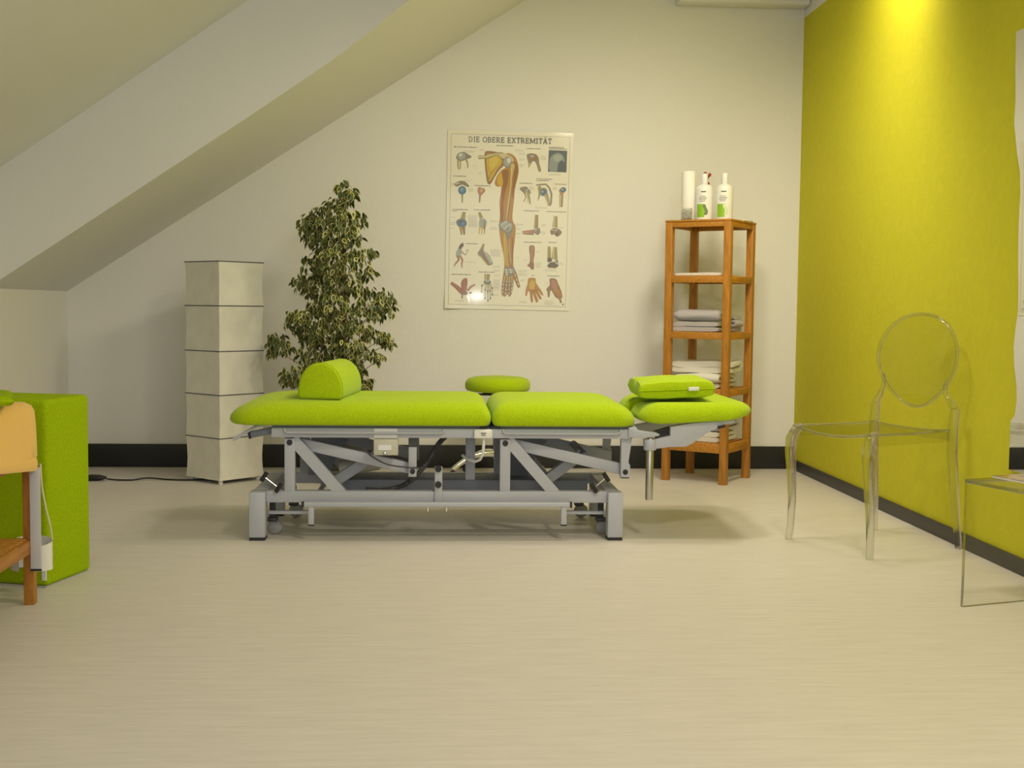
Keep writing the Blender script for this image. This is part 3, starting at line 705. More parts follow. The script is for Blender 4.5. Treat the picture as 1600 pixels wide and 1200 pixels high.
# ------------------------------------------------------------------ anatomy poster
POS = thing('anatomy_poster', 'glossy anatomical wall chart of the human arm above the table', 'poster', (0, 0, 0))
POS.location = (.379, YB-.003, 1.412)
POS.rotation_euler = (0, R(.65), 0)
FWd, FHt = .672, .958
def pc(cx, cy):
    """chart coordinates (0..712 across, 0..1015 down inside the ruled frame) to local metres"""
    u = (cx-100+(cy-75)*.012)/712; v = (cy-75-(cx-100)*.024)/1015
    return (u-.5)*FWd, (.5-v)*FHt
LAYER = [0]
def yoff(x, z):
    # the sheet lifts off the wall a little towards its lower left corner
    k = max(0, (-x-.24)/.12)*max(0, (-z-.40)/.10); return -.012*min(k, 1.2)
class Art(MB):
    """flat printed shapes, each colour a material slot of one mesh"""
    def __init__(s): super().__init__(); s.cols = []; s.lev = LAYER[0]
    def c(s, m):
        if m not in s.cols: s.cols.append(m)
        s.mi = s.cols.index(m)
    def lift(s): s.lev += .00006; return -.0012-s.lev
    def poly(s, pts, m):
        s.c(m); y = s.lift(); vs = []
        for a, b in pts:
            x, z = pc(a, b); vs.append(s.b.verts.new((x, y+yoff(x, z), z)))
        s.face(vs)
    def smooth(s, pts, m, n=4):
        P = [Vector((a, b, 0)) for a, b in pts]; k = len(P); out = []
        for i in range(k):
            a, b, c_, d = P[i-1], P[i], P[(i+1) % k], P[(i+2) % k]
            for j in range(n):
                f = j/n; q = .5*((2*b)+(c_-a)*f+(2*a-5*b+4*c_-d)*f*f+(3*b-a-3*c_+d)*f*f*f); out.append((q.x, q.y))
        s.poly(out, m)
    def ell(s, cx, cy, rx, ry, m, rot=0, n=18):
        c_, s_ = math.cos(R(rot)), math.sin(R(rot))
        s.poly([(cx+rx*math.cos(a)*c_-ry*math.sin(a)*s_, cy+rx*math.cos(a)*s_+ry*math.sin(a)*c_) for a in [2*PI*k/n for k in range(n)]], m)
    def stroke(s, pts, wd, m):
        """tapered line; wd number or (start,end)"""
        wa, wb = wd if isinstance(wd, tuple) else (wd, wd); n = len(pts); L_, R_ = [], []
        for i, (x, y) in enumerate(pts):
            a = pts[max(i-1, 0)]; b = pts[min(i+1, n-1)]; dx, dy = b[0]-a[0], b[1]-a[1]; ln = math.hypot(dx, dy) or 1
            h = (wa+(wb-wa)*i/max(1, n-1))/2; L_.append((x-dy/ln*h, y+dx/ln*h)); R_.append((x+dy/ln*h, y-dx/ln*h))
        s.c(m); y = s.lift()
        V = [[s.b.verts.new((pc(*q)[0], y+yoff(*pc(*q)), pc(*q)[1])) for q in (l, r)] for l, r in zip(L_, R_)]
        for A, B in zip(V, V[1:]): s.face((A[0], A[1], B[1], B[0]))
def ink(n, c): return mat('print_'+n, tuple(q*.85 for q in c), .5, coat=.55)
C_PAP = mat('chart_paper', (.79, .76, .66), .5, coat=.55)
C_SKIN = ink('skin', (.52, .27, .055)); C_SKIN2 = ink('skin_dark', (.34, .15, .04)); C_GOLD = ink('gold', (.68, .45, .05)); C_BONE = ink('bone', (.66, .52, .20))
C_PALE = ink('pale', (.72, .62, .38)); C_GREYB = ink('grey_tissue', (.42, .44, .42)); C_BLUE = ink('blue', (.10, .21, .36)); C_DK = ink('dark', (.16, .13, .09))
C_BRN = ink('brown', (.34, .20, .11)); C_ROSE = ink('rose', (.50, .26, .16)); C_GR2 = ink('grey_brown', (.30, .27, .21)); C_XR = ink('xray', (.10, .13, .16)); C_XR2 = ink('xray_light', (.30, .34, .34)); C_INK = ink('ink', (.10, .10, .10)); C_LINE = ink('fine', (.40, .38, .32)); C_OLIV = ink('olive', (.40, .34, .13)); C_WHT = ink('white', (.75, .74, .66)); C_RED = ink('terracotta', (.40, .16, .08))
mb = MB()
mb.grid(lambda u, v: (lambda x, z: Vector((x, -.001+yoff(x, z), z)))((u-.5)*(FWd+.040), (v-.5)*(FHt+.048)), 30, 30)
mb.grid(lambda u, v: (lambda x, z: Vector((x, .001+yoff(x, z), z)))((u-.5)*(FWd+.040), (v-.5)*(FHt+.048)), 30, 30)
obj('sheet', mb, C_PAP, POS, world=False)
A = Art()
for a, b in (((100, 75), (812, 92)), ((812, 92), (797, 1108)), ((797, 1108), (88, 1090)), ((88, 1090), (100, 75))):
    A.stroke([(a[0]+(b[0]-a[0])*k/16, a[1]+(b[1]-a[1])*k/16) for k in range(17)], 2.2, C_LINE)
obj('ruled_frame', A, A.cols, POS, world=False)
# title in slab serif capitals: strokes on a 0..1 grid (y up), serifs added as bars
T = .17
GL = {
 'D': (.95, [[(.14, 0), (.14, 1)], [(.14, 1), (.45, 1), (.72, .86), (.82, .5), (.72, .14), (.45, 0), (.14, 0)]], [(.0, 1, .2), (.0, 0, .2)]),
 'I': (.50, [[(.25, 0), (.25, 1)]], [(.03, 1, .44), (.03, 0, .44)]),
 'E': (.85, [[(.14, 0), (.14, 1)], [(.14, 1), (.72, 1), (.72, .80)], [(.14, .52), (.55, .52)], [(.55, .66), (.55, .38)], [(.14, 0), (.76, 0), (.76, .22)]], [(.0, 1, .2), (.0, 0, .2)]),
 'O': (1.0, [[(.5, 1), (.25, .93), (.1, .7), (.07, .5), (.1, .3), (.25, .07), (.5, 0), (.75, .07), (.9, .3), (.93, .5), (.9, .7), (.75, .93), (.5, 1)]], []),
 'B': (.88, [[(.14, 0), (.14, 1)], [(.14, 1), (.5, 1), (.68, .9), (.70, .76), (.62, .6), (.48, .53), (.14, .53)], [(.48, .53), (.7, .44), (.77, .28), (.7, .1), (.5, 0), (.14, 0)]], [(.0, 1, .2), (.0, 0, .2)]),
 'R': (.95, [[(.14, 0), (.14, 1)], [(.14, 1), (.5, 1), (.70, .9), (.73, .74), (.68, .58), (.5, .5), (.14, .5)], [(.48, .5), (.78, 0)]], [(.0, 1, .2), (.0, 0, .34), (.66, 0, .27)]),
 'X': (.95, [[(.12, 1), (.80, 0)], [(.80, 1), (.12, 0)]], [(.0, 1, .3), (.62, 1, .3), (.0, 0, .3), (.62, 0, .3)]),
 'T': (.88, [[(.44, 0), (.44, 1)], [(.06, .76), (.06, 1), (.82, 1), (.82, .76)]], [(.27, 0, .34)]),
 'M': (1.3, [[(.16, 0), (.16, 1)], [(.18, 1), (.66, .08)], [(.66, .08), (1.14, 1)], [(1.16, 1), (1.16, 0)]], [(.02, 1, .2), (.02, 0, .28), (1.1, 1, .2), (1.02, 0, .28)]),
 'Ä': (1.0, [[(.12, 0), (.47, 1), (.53, 1), (.88, 0)], [(.27, .36), (.73, .36)], [(.33, 1.2), (.33, 1.34)], [(.67, 1.2), (.67, 1.34)]], [(.0, 0, .32), (.68, 0, .32)]),
}
A = Art()
def put_text(A, txt, x0, x1, yb0, yb1, cap, m):
    gap = .16; tot = sum((.55 if ch == ' ' else GL[ch][0]+gap) for ch in txt)-gap; sx = (x1-x0)/tot; cur = 0
    for ch in txt:
        if ch == ' ': cur += .55; continue
        w_, st, se = GL[ch]
        def mp(p): 
            X = x0+(cur+p[0])*sx; t = (X-x0)/(x1-x0); return (X, yb0+(yb1-yb0)*t-p[1]*cap)
        for s_ in st:
            if len(s_) == 2: s_ = [s_[0], ((s_[0][0]+s_[1][0])/2, (s_[0][1]+s_[1][1])/2), s_[1]]
            A.stroke([mp(q) for q in s_], 4.2, m)
        for a, b, l in se: A.stroke([mp((a, b)), mp((a+l, b))], 3.8, m)
        cur += w_+gap
put_text(A, 'DIE OBERE EXTREMITÄT', 204, 702, 121, 131, 29, C_INK)
obj('title_lettering', A, A.cols, POS, world=False)
# captions: unreadably small print shown as fine lines
rc = random.Random(2)
caps = [(115, 152, 140), (550, 160, 85), (685, 152, 90), (685, 160, 110), (112, 325, 78), (240, 381, 95), (512, 366, 75), (612, 340, 95), (612, 349, 75), (722, 371, 72), (110, 523, 92), (110, 532, 28), (238, 525, 98), (538, 530, 95), (674, 535, 118), (190, 727, 75), (540, 718, 105), (690, 720, 46), (104, 911, 118), (270, 897, 96), (590, 918, 16), (684, 921, 76), (370, 143, 100)]
for x, y, l in caps:
    q = x; A = Art()
    while q < x+l:
        d = rc.uniform(5, 16); d = min(d, x+l-q+1); A.stroke([(q, y+(q-x)*.024), (q+d, y+(q+d-x)*.024)], rc.uniform(3.2, 4.4), C_INK); q += d+2.2
    obj('caption', A, A.cols, POS, world=False)
bl = [(175, 176, 80, 2), (230, 265, 14, 1), (270, 168, 30, 2), (262, 305, 26, 2), (480, 168, 60, 2), (505, 188, 45, 2), (508, 222, 40, 2), (508, 255, 32, 3), (635, 205, 38, 4), (685, 310, 84, 2), (100, 368, 25, 3), (180, 352, 60, 1), (205, 400, 34, 3), (567, 390, 36, 3), (712, 390, 24, 3), (605, 508, 100, 2), (98, 570, 40, 1), (98, 600, 40, 3), (98, 635, 24, 1), (205, 560, 62, 11), (335, 590, 52, 2), (335, 630, 50, 3), (492, 610, 50, 2), (492, 636, 36, 2), (492, 664, 34, 2), (496, 690, 26, 1), (645, 610, 28, 3), (645, 655, 28, 3), (745, 630, 46, 1), (340, 762, 72, 7), (190, 838, 90, 1), (355, 862, 56, 2), (355, 885, 56, 2), (495, 812, 18, 1), (618, 776, 24, 1), (540, 826, 26, 1), (612, 842, 40, 5), (748, 845, 40, 2), (668, 884, 90, 2), (365, 915, 40, 2), (358, 944, 44, 8), (360, 992, 36, 3), (362, 1032, 30, 2), (505, 888, 60, 2), (510, 905, 60, 3), (520, 945, 34, 2), (672, 966, 24, 1), (515, 1075, 56, 2), (668, 1072, 64, 4), (685, 1098, 70, 1), (125, 1066, 80, 2)]
for x, y, l, n in bl:
    A = Art()
    for k in range(n): A.stroke([(x, y+k*6.5+(0)), (x+l*rc.uniform(.7, 1), y+k*6.5+l*.02)], 1.5, C_LINE)
    obj('small_print', A, A.cols, POS, world=False)
# the big arm
A = Art()
A.smooth([(400, 385), (380, 388), (362, 370), (372, 330), (400, 290), (425, 275), (445, 230), (430, 190), (465, 195), (492, 225), (505, 280), (500, 330), (484, 400), (478, 480), (470, 560), (476, 600), (490, 625), (488, 690), (480, 760), (478, 820), (482, 870), (500, 905), (515, 960), (522, 985), (508, 992), (492, 960), (484, 945), (478, 990), (468, 1035), (455, 1045), (445, 1030), (432, 1045), (415, 1040), (408, 1015), (412, 960), (420, 900), (424, 850), (418, 790), (402, 720), (392, 650), (390, 610), (396, 560), (392, 480), (400, 420)], C_SKIN)
A.smooth([(382, 372), (376, 340), (400, 300), (430, 290), (440, 330), (420, 372), (400, 386)], C_GOLD)
A.smooth([(404, 300), (432, 284), (445, 300), (440, 360), (425, 420), (420, 470), (405, 480), (402, 420), (412, 360)], C_SKIN2)
A.smooth([(402, 480), (412, 470), (416, 560), (410, 600), (398, 590), (396, 540)], C_SKIN2)
A.smooth([(482, 240), (498, 260), (500, 310), (480, 400), (472, 460), (466, 430), (476, 330)], C_SKIN2)
A.smooth([(300, 190), (318, 176), (372, 182), (400, 200), (420, 232), (415, 262), (388, 290), (362, 330), (340, 368), (322, 372), (312, 340), (302, 260)], C_BRN)
A.smooth([(312, 200), (330, 192), (375, 200), (400, 222), (402, 250), (375, 285), (350, 330), (330, 356), (322, 330), (312, 260)], C_GOLD)
A.smooth([(330, 215), (365, 208), (385, 225), (370, 262), (345, 290), (332, 270)], ink('gold_light', (.74, .56, .12)))
A.stroke([(322, 345), (345, 300), (372, 270)], (5, 2), C_BRN)
A.stroke([(262, 214), (300, 212), (330, 212), (362, 196), (398, 188), (430, 200)], (22, 10), C_OLIV); A.stroke([(264, 212), (310, 210), (360, 194), (420, 195)], (12, 5), C_PALE)
A.smooth([(385, 200), (400, 190), (440, 198), (468, 215), (470, 240), (440, 232), (410, 220)], C_PALE)
A.ell(438, 240, 28, 34, C_GR2, 10); A.ell(440, 238, 25, 30, C_GREYB, 10); A.ell(446, 232, 12, 17, C_WHT, 10)
A.smooth([(455, 250), (480, 245), (486, 270), (474, 310), (468, 380), (458, 470), (446, 560), (440, 590), (426, 585), (432, 540), (448, 440), (456, 340)], C_BRN)
A.smooth([(458, 256), (476, 252), (480, 272), (468, 320), (462, 390), (452, 470), (440, 555), (436, 582), (430, 580), (446, 450), (456, 350)], C_BONE)
A.stroke([(462, 275), (458, 380), (446, 480), (436, 570)], (4, 3), ink('bone_light', (.78, .66, .28)))
A.smooth([(430, 585), (415, 595), (395, 600), (388, 618), (398, 640), (425, 662), (436, 690), (446, 700), (460, 680), (470, 650), (474, 620), (460, 600), (446, 592)], C_GR2)
A.smooth([(430, 590), (412, 600), (396, 608), (394, 620), (408, 636), (430, 650), (450, 655), (466, 635), (468, 615), (450, 600)], C_GREYB)
A.stroke([(405, 615), (428, 600), (440, 590)], (5, 3), C_WHT); A.stroke([(420, 640), (440, 620), (462, 612)], (4, 3), C_WHT); A.stroke([(436, 645), (452, 632)], 5, C_DK)
A.smooth([(418, 665), (430, 675), (436, 740), (440, 800), (450, 862), (438, 866), (426, 840), (418, 740)], C_GOLD)
A.stroke([(430, 675), (442, 760), (440, 830), (446, 866)], (7, 9), C_BRN); A.stroke([(431, 680), (443, 760), (441, 830), (447, 862)], (4, 6), C_BONE)
A.stroke([(452, 690), (450, 760), (462, 830), (470, 868)], (7, 11), C_BRN); A.stroke([(452, 695), (452, 760), (463, 830), (470, 862)], (4, 7), C_BONE)
A.stroke([(470, 690), (474, 760), (470, 840), (466, 870)], (6, 4), C_SKIN2)
A.smooth([(428, 868), (455, 872), (480, 868), (488, 890), (478, 912), (452, 922), (430, 912), (424, 890)], C_GR2)
for i in range(9): A.ell(434+(i % 4)*14+(i//4)*3, 884+(i//4)*14, 6.5, 6, C_GREYB if i % 2 else C_WHT)
for x0, y0, x1, y1 in ((432, 918, 420, 960), (444, 922, 438, 962), (456, 924, 456, 964), (468, 920, 474, 960)):
    A.stroke([(x0, y0), (x1, y1)], 11, C_BRN); A.stroke([(x0, y0), (x1, y1)], 6, C_BONE)
A.stroke([(414, 948), (440, 958), (478, 956)], 6, C_GREYB)
for x0, y0, x1, y1 in ((420, 962, 413, 1030), (438, 964, 432, 1040), (456, 966, 455, 1040), (474, 962, 466, 1028), (486, 905, 514, 985)):
    A.stroke([(x0, y0), (x1, y1)], (13, 9), C_BRN); A.stroke([(x0, y0), (x1, y1)], (5, 3), C_GREYB)
    for t in (.15, .5, .82): A.ell(x0+(x1-x0)*t, y0+(y1-y0)*t, 4.2, 4.2, C_WHT)
obj('arm_illustration', A, A.cols, POS, world=False)
# the small figures
def fig(fn):
    A = Art(); fn(A); obj('small_illustration', A, A.cols, POS, world=False)
def f(A):
    A.smooth([(132, 205), (145, 188), (172, 182), (195, 192), (222, 210), (205, 222), (190, 225), (165, 236), (140, 230), (130, 220)], C_GR2); A.ell(162, 208, 24, 22, C_GREYB); A.ell(156, 200, 10, 10, C_WHT)
    A.stroke([(142, 228), (140, 255), (144, 285)], (10, 7), C_OLIV); A.stroke([(155, 232), (154, 285)], (8, 6), C_OLIV); A.stroke([(186, 222), (198, 245), (201, 278)], (11, 6), C_OLIV)
fig(f)
def f(A):
    A.smooth([(552, 200), (575, 188), (605, 195), (625, 215), (628, 245), (640, 290), (625, 295), (610, 250), (590, 235), (565, 275), (562, 245)], C_GR2); A.ell(592, 212, 28, 22, C_BRN); A.ell(585, 205, 14, 9, C_GREYB)
    A.stroke([(564, 270), (572, 245)], 6, C_BONE); A.stroke([(625, 250), (635, 292)], 7, C_OLIV)
fig(f)
def f(A):
    A.poly([(685, 168), (796, 172), (793, 301), (681, 297)], C_XR); A.smooth([(690, 230), (705, 200), (740, 185), (770, 200), (782, 240), (765, 230), (742, 250), (735, 295), (690, 290)], C_XR2); A.ell(738, 215, 26, 20, ink('xray_bright', (.42, .46, .42))); A.smooth([(740, 290), (748, 255), (765, 245), (785, 280), (788, 298)], C_XR)
    A.stroke([(700, 250), (720, 275), (725, 295)], 5, C_XR2)
fig(f)
def f(A):
    A.smooth([(120, 372), (150, 355), (180, 356), (205, 378), (208, 390), (190, 386), (165, 376), (135, 388)], C_GR2); A.ell(167, 410, 24, 26, C_BLUE); A.ell(166, 406, 14, 15, ink('blue_mid', (.16, .32, .50))); A.ell(164, 402, 5, 6, C_GREYB)
    A.stroke([(168, 436), (168, 485)], (12, 7), C_OLIV); A.stroke([(128, 372), (150, 366)], 8, C_PALE)
fig(f)
def f(A):
    A.smooth([(260, 400), (272, 388), (284, 396), (298, 398), (305, 412), (292, 430), (280, 445), (276, 480), (268, 480), (268, 440), (260, 420)], C_ROSE); A.ell(282, 410, 9, 12, ink('rose_light', (.66, .42, .28))); A.stroke([(272, 440), (272, 478)], 5, C_BRN)
fig(f)
def f(A):
    A.smooth([(512, 398), (530, 388), (556, 388), (565, 402), (576, 410), (578, 430), (560, 425), (545, 432), (528, 418)], C_GR2); A.stroke([(540, 420), (550, 450), (536, 478)], (9, 5), C_OLIV); A.stroke([(562, 420), (570, 455), (576, 490)], (16, 9), C_OLIV); A.stroke([(552, 410), (558, 460), (560, 485)], (8, 4), C_PALE); A.ell(555, 408, 9, 8, C_GREYB)
fig(f)
def f(A):
    A.stroke([(612, 378), (640, 374), (670, 372), (690, 392), (704, 430), (702, 480), (694, 500)], (8, 14), C_GR2); A.smooth([(622, 390), (640, 385), (640, 430), (622, 472), (626, 430)], C_OLIV); A.ell(656, 418, 24, 26, C_GR2); A.ell(656, 420, 17, 19, C_BLUE); A.ell(650, 416, 7, 8, C_GREYB); A.stroke([(670, 430), (682, 465), (690, 500)], (26, 14), C_OLIV)
    A.stroke([(668, 438), (686, 495)], 4, C_PALE)
fig(f)
def f(A):
    A.ell(767, 412, 18, 17, C_ROSE); A.ell(775, 404, 18, 15, C_BLUE); A.ell(770, 402, 8, 6, C_GREYB); A.stroke([(764, 428), (762, 508)], (24, 22), C_OLIV); A.stroke([(760, 434), (757, 506)], 6, C_PALE); A.stroke([(770, 434), (768, 506)], 4, C_BRN)
fig(f)
def f(A):
    A.stroke([(180, 538), (172, 580)], (18, 30), C_OLIV); A.smooth([(132, 595), (150, 580), (180, 580), (196, 600), (190, 625), (160, 632), (140, 620)], C_GR2); A.ell(166, 604, 28, 21, C_BLUE); A.ell(160, 598, 11, 8, C_DK); A.ell(172, 608, 9, 7, ink('blue_mid', (.16, .32, .50))); A.stroke([(160, 625), (166, 675)], (20, 10), C_OLIV); A.stroke([(178, 625), (182, 675)], (18, 9), C_BRN)
fig(f)
def f(A):
    A.stroke([(270, 540), (284, 575)], (14, 24), C_OLIV); A.smooth([(276, 580), (300, 578), (316, 595), (312, 625), (296, 640), (272, 625), (270, 600)], C_GREYB); A.stroke([(276, 625), (270, 672)], (12, 6), C_BONE); A.stroke([(290, 630), (285, 675)], (12, 6), C_BONE); A.stroke([(306, 620), (302, 668)], (10, 6), C_OLIV); A.stroke([(305, 590), (300, 640)], 7, C_BRN)
fig(f)
def f(A):
    A.stroke([(616, 555), (614, 635)], (20, 26), C_OLIV); A.stroke([(620, 558), (618, 630)], 5, C_BRN); A.stroke([(530, 657), (590, 654), (638, 648)], (10, 30), C_ROSE); A.stroke([(532, 668), (600, 670)], (6, 12), C_BRN); A.ell(622, 655, 18, 20, C_GR2); A.ell(610, 645, 10, 9, C_GREYB)
fig(f)
def f(A):
    A.stroke([(731, 562), (728, 630)], (22, 32), C_OLIV); A.stroke([(724, 566), (722, 628)], 6, C_PALE); A.smooth([(700, 650), (715, 635), (745, 635), (768, 655), (765, 670), (745, 685), (730, 672), (706, 674)], C_GR2); A.ell(712, 658, 12, 12, C_BRN); A.ell(752, 662, 12, 10, C_BRN); A.stroke([(705, 642), (728, 650), (748, 636)], 4, C_PALE); A.ell(738, 672, 9, 12, C_DK)
fig(f)
def f(A):
    A.smooth([(163, 728), (176, 724), (178, 742), (168, 752), (160, 775), (146, 768), (150, 745)], C_DK)
    A.smooth([(140, 765), (160, 758), (166, 780), (158, 805), (138, 808), (132, 790)], C_GREYB); A.stroke([(160, 768), (175, 785), (190, 795)], (8, 5), C_ROSE); A.stroke([(190, 797), (197, 782)], 4, C_BRN); A.ell(201, 770, 7, 10, C_GR2, 15); A.ell(201, 770, 4.5, 7.5, C_WHT, 15)
    A.stroke([(142, 800), (150, 825), (132, 845), (122, 862)], (14, 6), C_BRN); A.stroke([(156, 800), (172, 825), (168, 850), (168, 870)], (15, 7), C_ROSE); A.ell(122, 864, 9, 4, C_WHT); A.ell(172, 872, 10, 4, C_WHT)
fig(f)
def f(A):
    A.stroke([(300, 728), (288, 762)], (10, 22), C_OLIV); A.smooth([(265, 780), (285, 758), (300, 768), (330, 795), (355, 845), (335, 858), (320, 852), (290, 815), (268, 800)], C_GR2); A.stroke([(296, 770), (345, 848)], (8, 14), C_GREYB); A.stroke([(290, 775), (325, 852)], (6, 12), C_BRN); A.stroke([(302, 768), (350, 838)], (3, 5), C_WHT); A.stroke([(270, 792), (318, 850)], (5, 7), C_BONE)
fig(f)
def f(A):
    A.smooth([(576, 740), (604, 742), (606, 790), (600, 830), (604, 850), (602, 880), (590, 884), (578, 870), (562, 858), (576, 842), (578, 800), (574, 770)], C_BRN); A.smooth([(584, 745), (598, 745), (598, 800), (594, 835), (584, 830), (582, 780)], C_ROSE); A.stroke([(586, 850), (584, 880)], 3, C_SKIN2); A.stroke([(594, 850), (595, 880)], 3, C_SKIN2)
fig(f)
def f(A):
    A.stroke([(694, 745), (696, 825)], (18, 24), C_OLIV); A.stroke([(730, 748), (728, 820)], (24, 36), C_OLIV); A.stroke([(724, 750), (720, 815)], 6, C_PALE); A.ell(698, 826, 15, 16, C_DK); A.smooth([(684, 860), (700, 842), (725, 838), (748, 848), (748, 866), (720, 874), (694, 870)], C_DK); A.ell(738, 834, 12, 14, C_GR2); A.stroke([(688, 842), (715, 836), (740, 828)], 4, C_WHT); A.stroke([(730, 836), (746, 852)], 3.5, C_WHT); A.stroke([(690, 872), (740, 876)], 5, C_BONE)
fig(f)
def f(A):
    A.stroke([(104, 962), (135, 985), (172, 1018)], (18, 30), C_RED); A.smooth([(165, 960), (185, 935), (202, 940), (202, 975), (192, 1020), (170, 1020)], C_RED); A.stroke([(250, 972), (225, 985), (202, 1010)], (10, 18), C_ROSE); A.ell(184, 1024, 22, 12, C_BRN); A.stroke([(172, 1030), (172, 1056)], 8, C_BRN); A.stroke([(184, 950), (184, 1010)], 3, C_ROSE); A.stroke([(115, 965), (165, 1010)], 3, C_ROSE); A.ell(222, 1022, 8, 6, C_DK)
fig(f)
def f(A):
    A.stroke([(322, 910), (320, 945)], (34, 30), C_OLIV); A.stroke([(316, 912), (314, 942)], 6, C_PALE); A.smooth([(305, 948), (338, 948), (344, 965), (325, 975), (302, 965)], C_GREYB)
    for pts in ([(306, 962), (290, 985), (288, 1022)], [(314, 970), (310, 1010), (310, 1060)], [(324, 972), (326, 1020), (328, 1075)], [(332, 970), (340, 1015), (342, 1062)], [(340, 962), (352, 1000), (354, 1040)]):
        A.stroke(pts, (8, 6), C_GR2); A.stroke(pts, (4, 3), C_PALE)
        for t in (0, 1, 2): A.ell(pts[t][0], pts[t][1]-6, 4.5, 5.5, C_DK)
fig(f)
def f(A):
    A.smooth([(572, 935), (612, 935), (616, 960), (632, 985), (650, 1010), (662, 1035), (652, 1038), (630, 1012), (652, 1055), (640, 1062), (615, 1025), (632, 1070), (618, 1080), (598, 1030), (600, 1075), (588, 1078), (578, 1020), (570, 1015), (562, 1040), (553, 1038), (556, 1000), (565, 970)], C_SKIN); A.smooth([(585, 950), (605, 950), (612, 980), (600, 1000), (580, 1000), (575, 975)], C_GOLD)
    A.stroke([(580, 1008), (600, 1015), (625, 1003)], 6, C_SKIN2)
    for a, b in (((592, 1020), (592, 1070)), ((606, 1020), (624, 1070)), ((620, 1012), (645, 1056))): A.stroke([a, b], 3, C_SKIN2)
    A.stroke([(590, 965), (590, 1000)], 3, C_BONE); A.stroke([(600, 965), (605, 1000)], 3, C_BONE)
fig(f)
def f(A):
    A.smooth([(700, 938), (738, 940), (755, 975), (766, 1000), (772, 1015), (778, 1050), (770, 1060), (775, 1080), (765, 1085), (756, 1062), (735, 1048), (715, 1015), (705, 1010), (700, 1045), (690, 1048), (686, 1015), (680, 1000), (700, 975)], C_BRN); A.smooth([(712, 948), (735, 950), (748, 985), (735, 1000), (715, 990)], C_ROSE); A.smooth([(722, 1005), (748, 1000), (765, 1020), (768, 1050), (745, 1040)], C_SKIN)
    A.stroke([(735, 1020), (752, 1050)], 3, C_SKIN2); A.stroke([(748, 1010), (764, 1048)], 3, C_SKIN2); A.ell(782, 1093, 4, 6, C_INK)
fig(f)
# ------------------------------------------------------------------ mirror on the green wall
MR = thing('wavy_wall_mirror', 'tall wavy-edged mirror on the green wall at the right edge', 'mirror')
pts = [(4.273, 1.925)]
for y, z in ((4.268, 1.80), (4.258, 1.68), (4.262, 1.60), (4.235, 1.50), (4.205, 1.42), (4.195, 1.34), (4.200, 1.24), (4.195, 1.12), (4.185, 1.02), (4.180, .93), (4.195, .86), (4.203, .80), (4.195, .74), (4.17, .66), (4.165, .61), (4.175, .56), (4.205, .535), (4.206, .36), (3.55, .36), (3.52, .60), (3.54, .90), (3.50, 1.2), (3.54, 1.5), (3.52, 1.925)): pts.append((y, z))
obj('glass', MB().prism(pts, 0, XR-.010, XR-.001), MIRROR, MR)

# ------------------------------------------------------------------ clear acrylic chair
CH = thing('clear_acrylic_chair', 'transparent acrylic chair with oval backrest by the green wall', 'chair', (1.702, 4.650, 0), R(-64.8))
def c_obj(n, mb): return obj(n, mb, ACRS if n in ('seat', 'backrest', 'seat_rail') else ACR, CH, world=False)
mb = MB()
sw, sdp = .205, .205
def seat_fn(off):
    def fn(u, v):
        a = 2*u-1; b = 2*v-1
        x = a*sw*(1.0-.04*max(0, b)); y = -sdp-.018+(2*sdp+.02)*v
        z = .463+off-.022*(1-a*a)*(1-.5*v)+.004*b*b
        return Vector((x, y, z))
    return fn
mb.grid(seat_fn(0), 20, 20); mb.grid(seat_fn(-.007), 20, 20)
c_obj('seat', mb)
edge = [seat_fn(0)(t/12, 0) for t in range(13)]+[seat_fn(0)(1, t/12) for t in range(1, 13)]+[seat_fn(0)(1-t/12, 1) for t in range(1, 13)]+[seat_fn(0)(0, 1-t/12) for t in range(1, 12)]
c_obj('seat_rim', MB().sweep([v+Vector((0, 0, -.003)) for v in edge], .0055, 8, closed=True))
for s in (-1, 1):
    # front legs: bulge forward under the seat, then taper to the floor
    c_obj('leg', MB().sweep([(s*.196, -.188, .462), (s*.203, -.214, .448), (s*.210, -.230, .410), (s*.212, -.232, .36), (s*.211, -.224, .27), (s*.213, -.215, .16), (s*.218, -.216, .06), (s*.222, -.221, 0)], [.014, .020, .023, .022, .019, .016, .0145, .014], 10, flat=(1.0, 1.05)))
    c_obj('leg', MB().sweep([(s*.222, .252, 0), (s*.216, .242, .10), (s*.210, .226, .26), (s*.207, .215, .38), (s*.206, .214, .46), (s*.207, .222, .53), (s*.206, .226, .548)], [.0135, .0155, .019, .020, .021, .019, .018], 10, flat=(1.0, 1.0)))
    # neck from the rear leg up to the oval back
    c_obj('back_neck', MB().sweep([(s*.206, .222, .548), (s*.198, .220, .560), (s*.178, .216, .580), (s*.164, .214, .608), (s*.160, .216, .635), (s*.166, .220, .665)], [.015, .016, .013, .011, .009, .007], 8, flat=(1.0, .9)))
    c_obj('seat_rail', MB().box((s*.199-.004, -.20, .420), (s*.199+.004, .21, .458), .002))
c_obj('seat_rail', MB().box((-.195, .206, .425), (.195, .213, .462), .002))
mb = MB(); rim = []
for k in range(48):
    a = 2*PI*k/48; t = math.sin(a); wv = .196 if t > 0 else .196-.045*t*t
    ex = math.copysign(abs(math.cos(a))**.92, math.cos(a))
    z = .742+(.172*t if t > 0 else .200*t)
    wv2 = .205 if t > 0 else .205*(1-.30*t*t)
    rim.append(Vector((ex*wv2, .212+.07*(z-.55)+.016*(1-(ex)**2), z)))
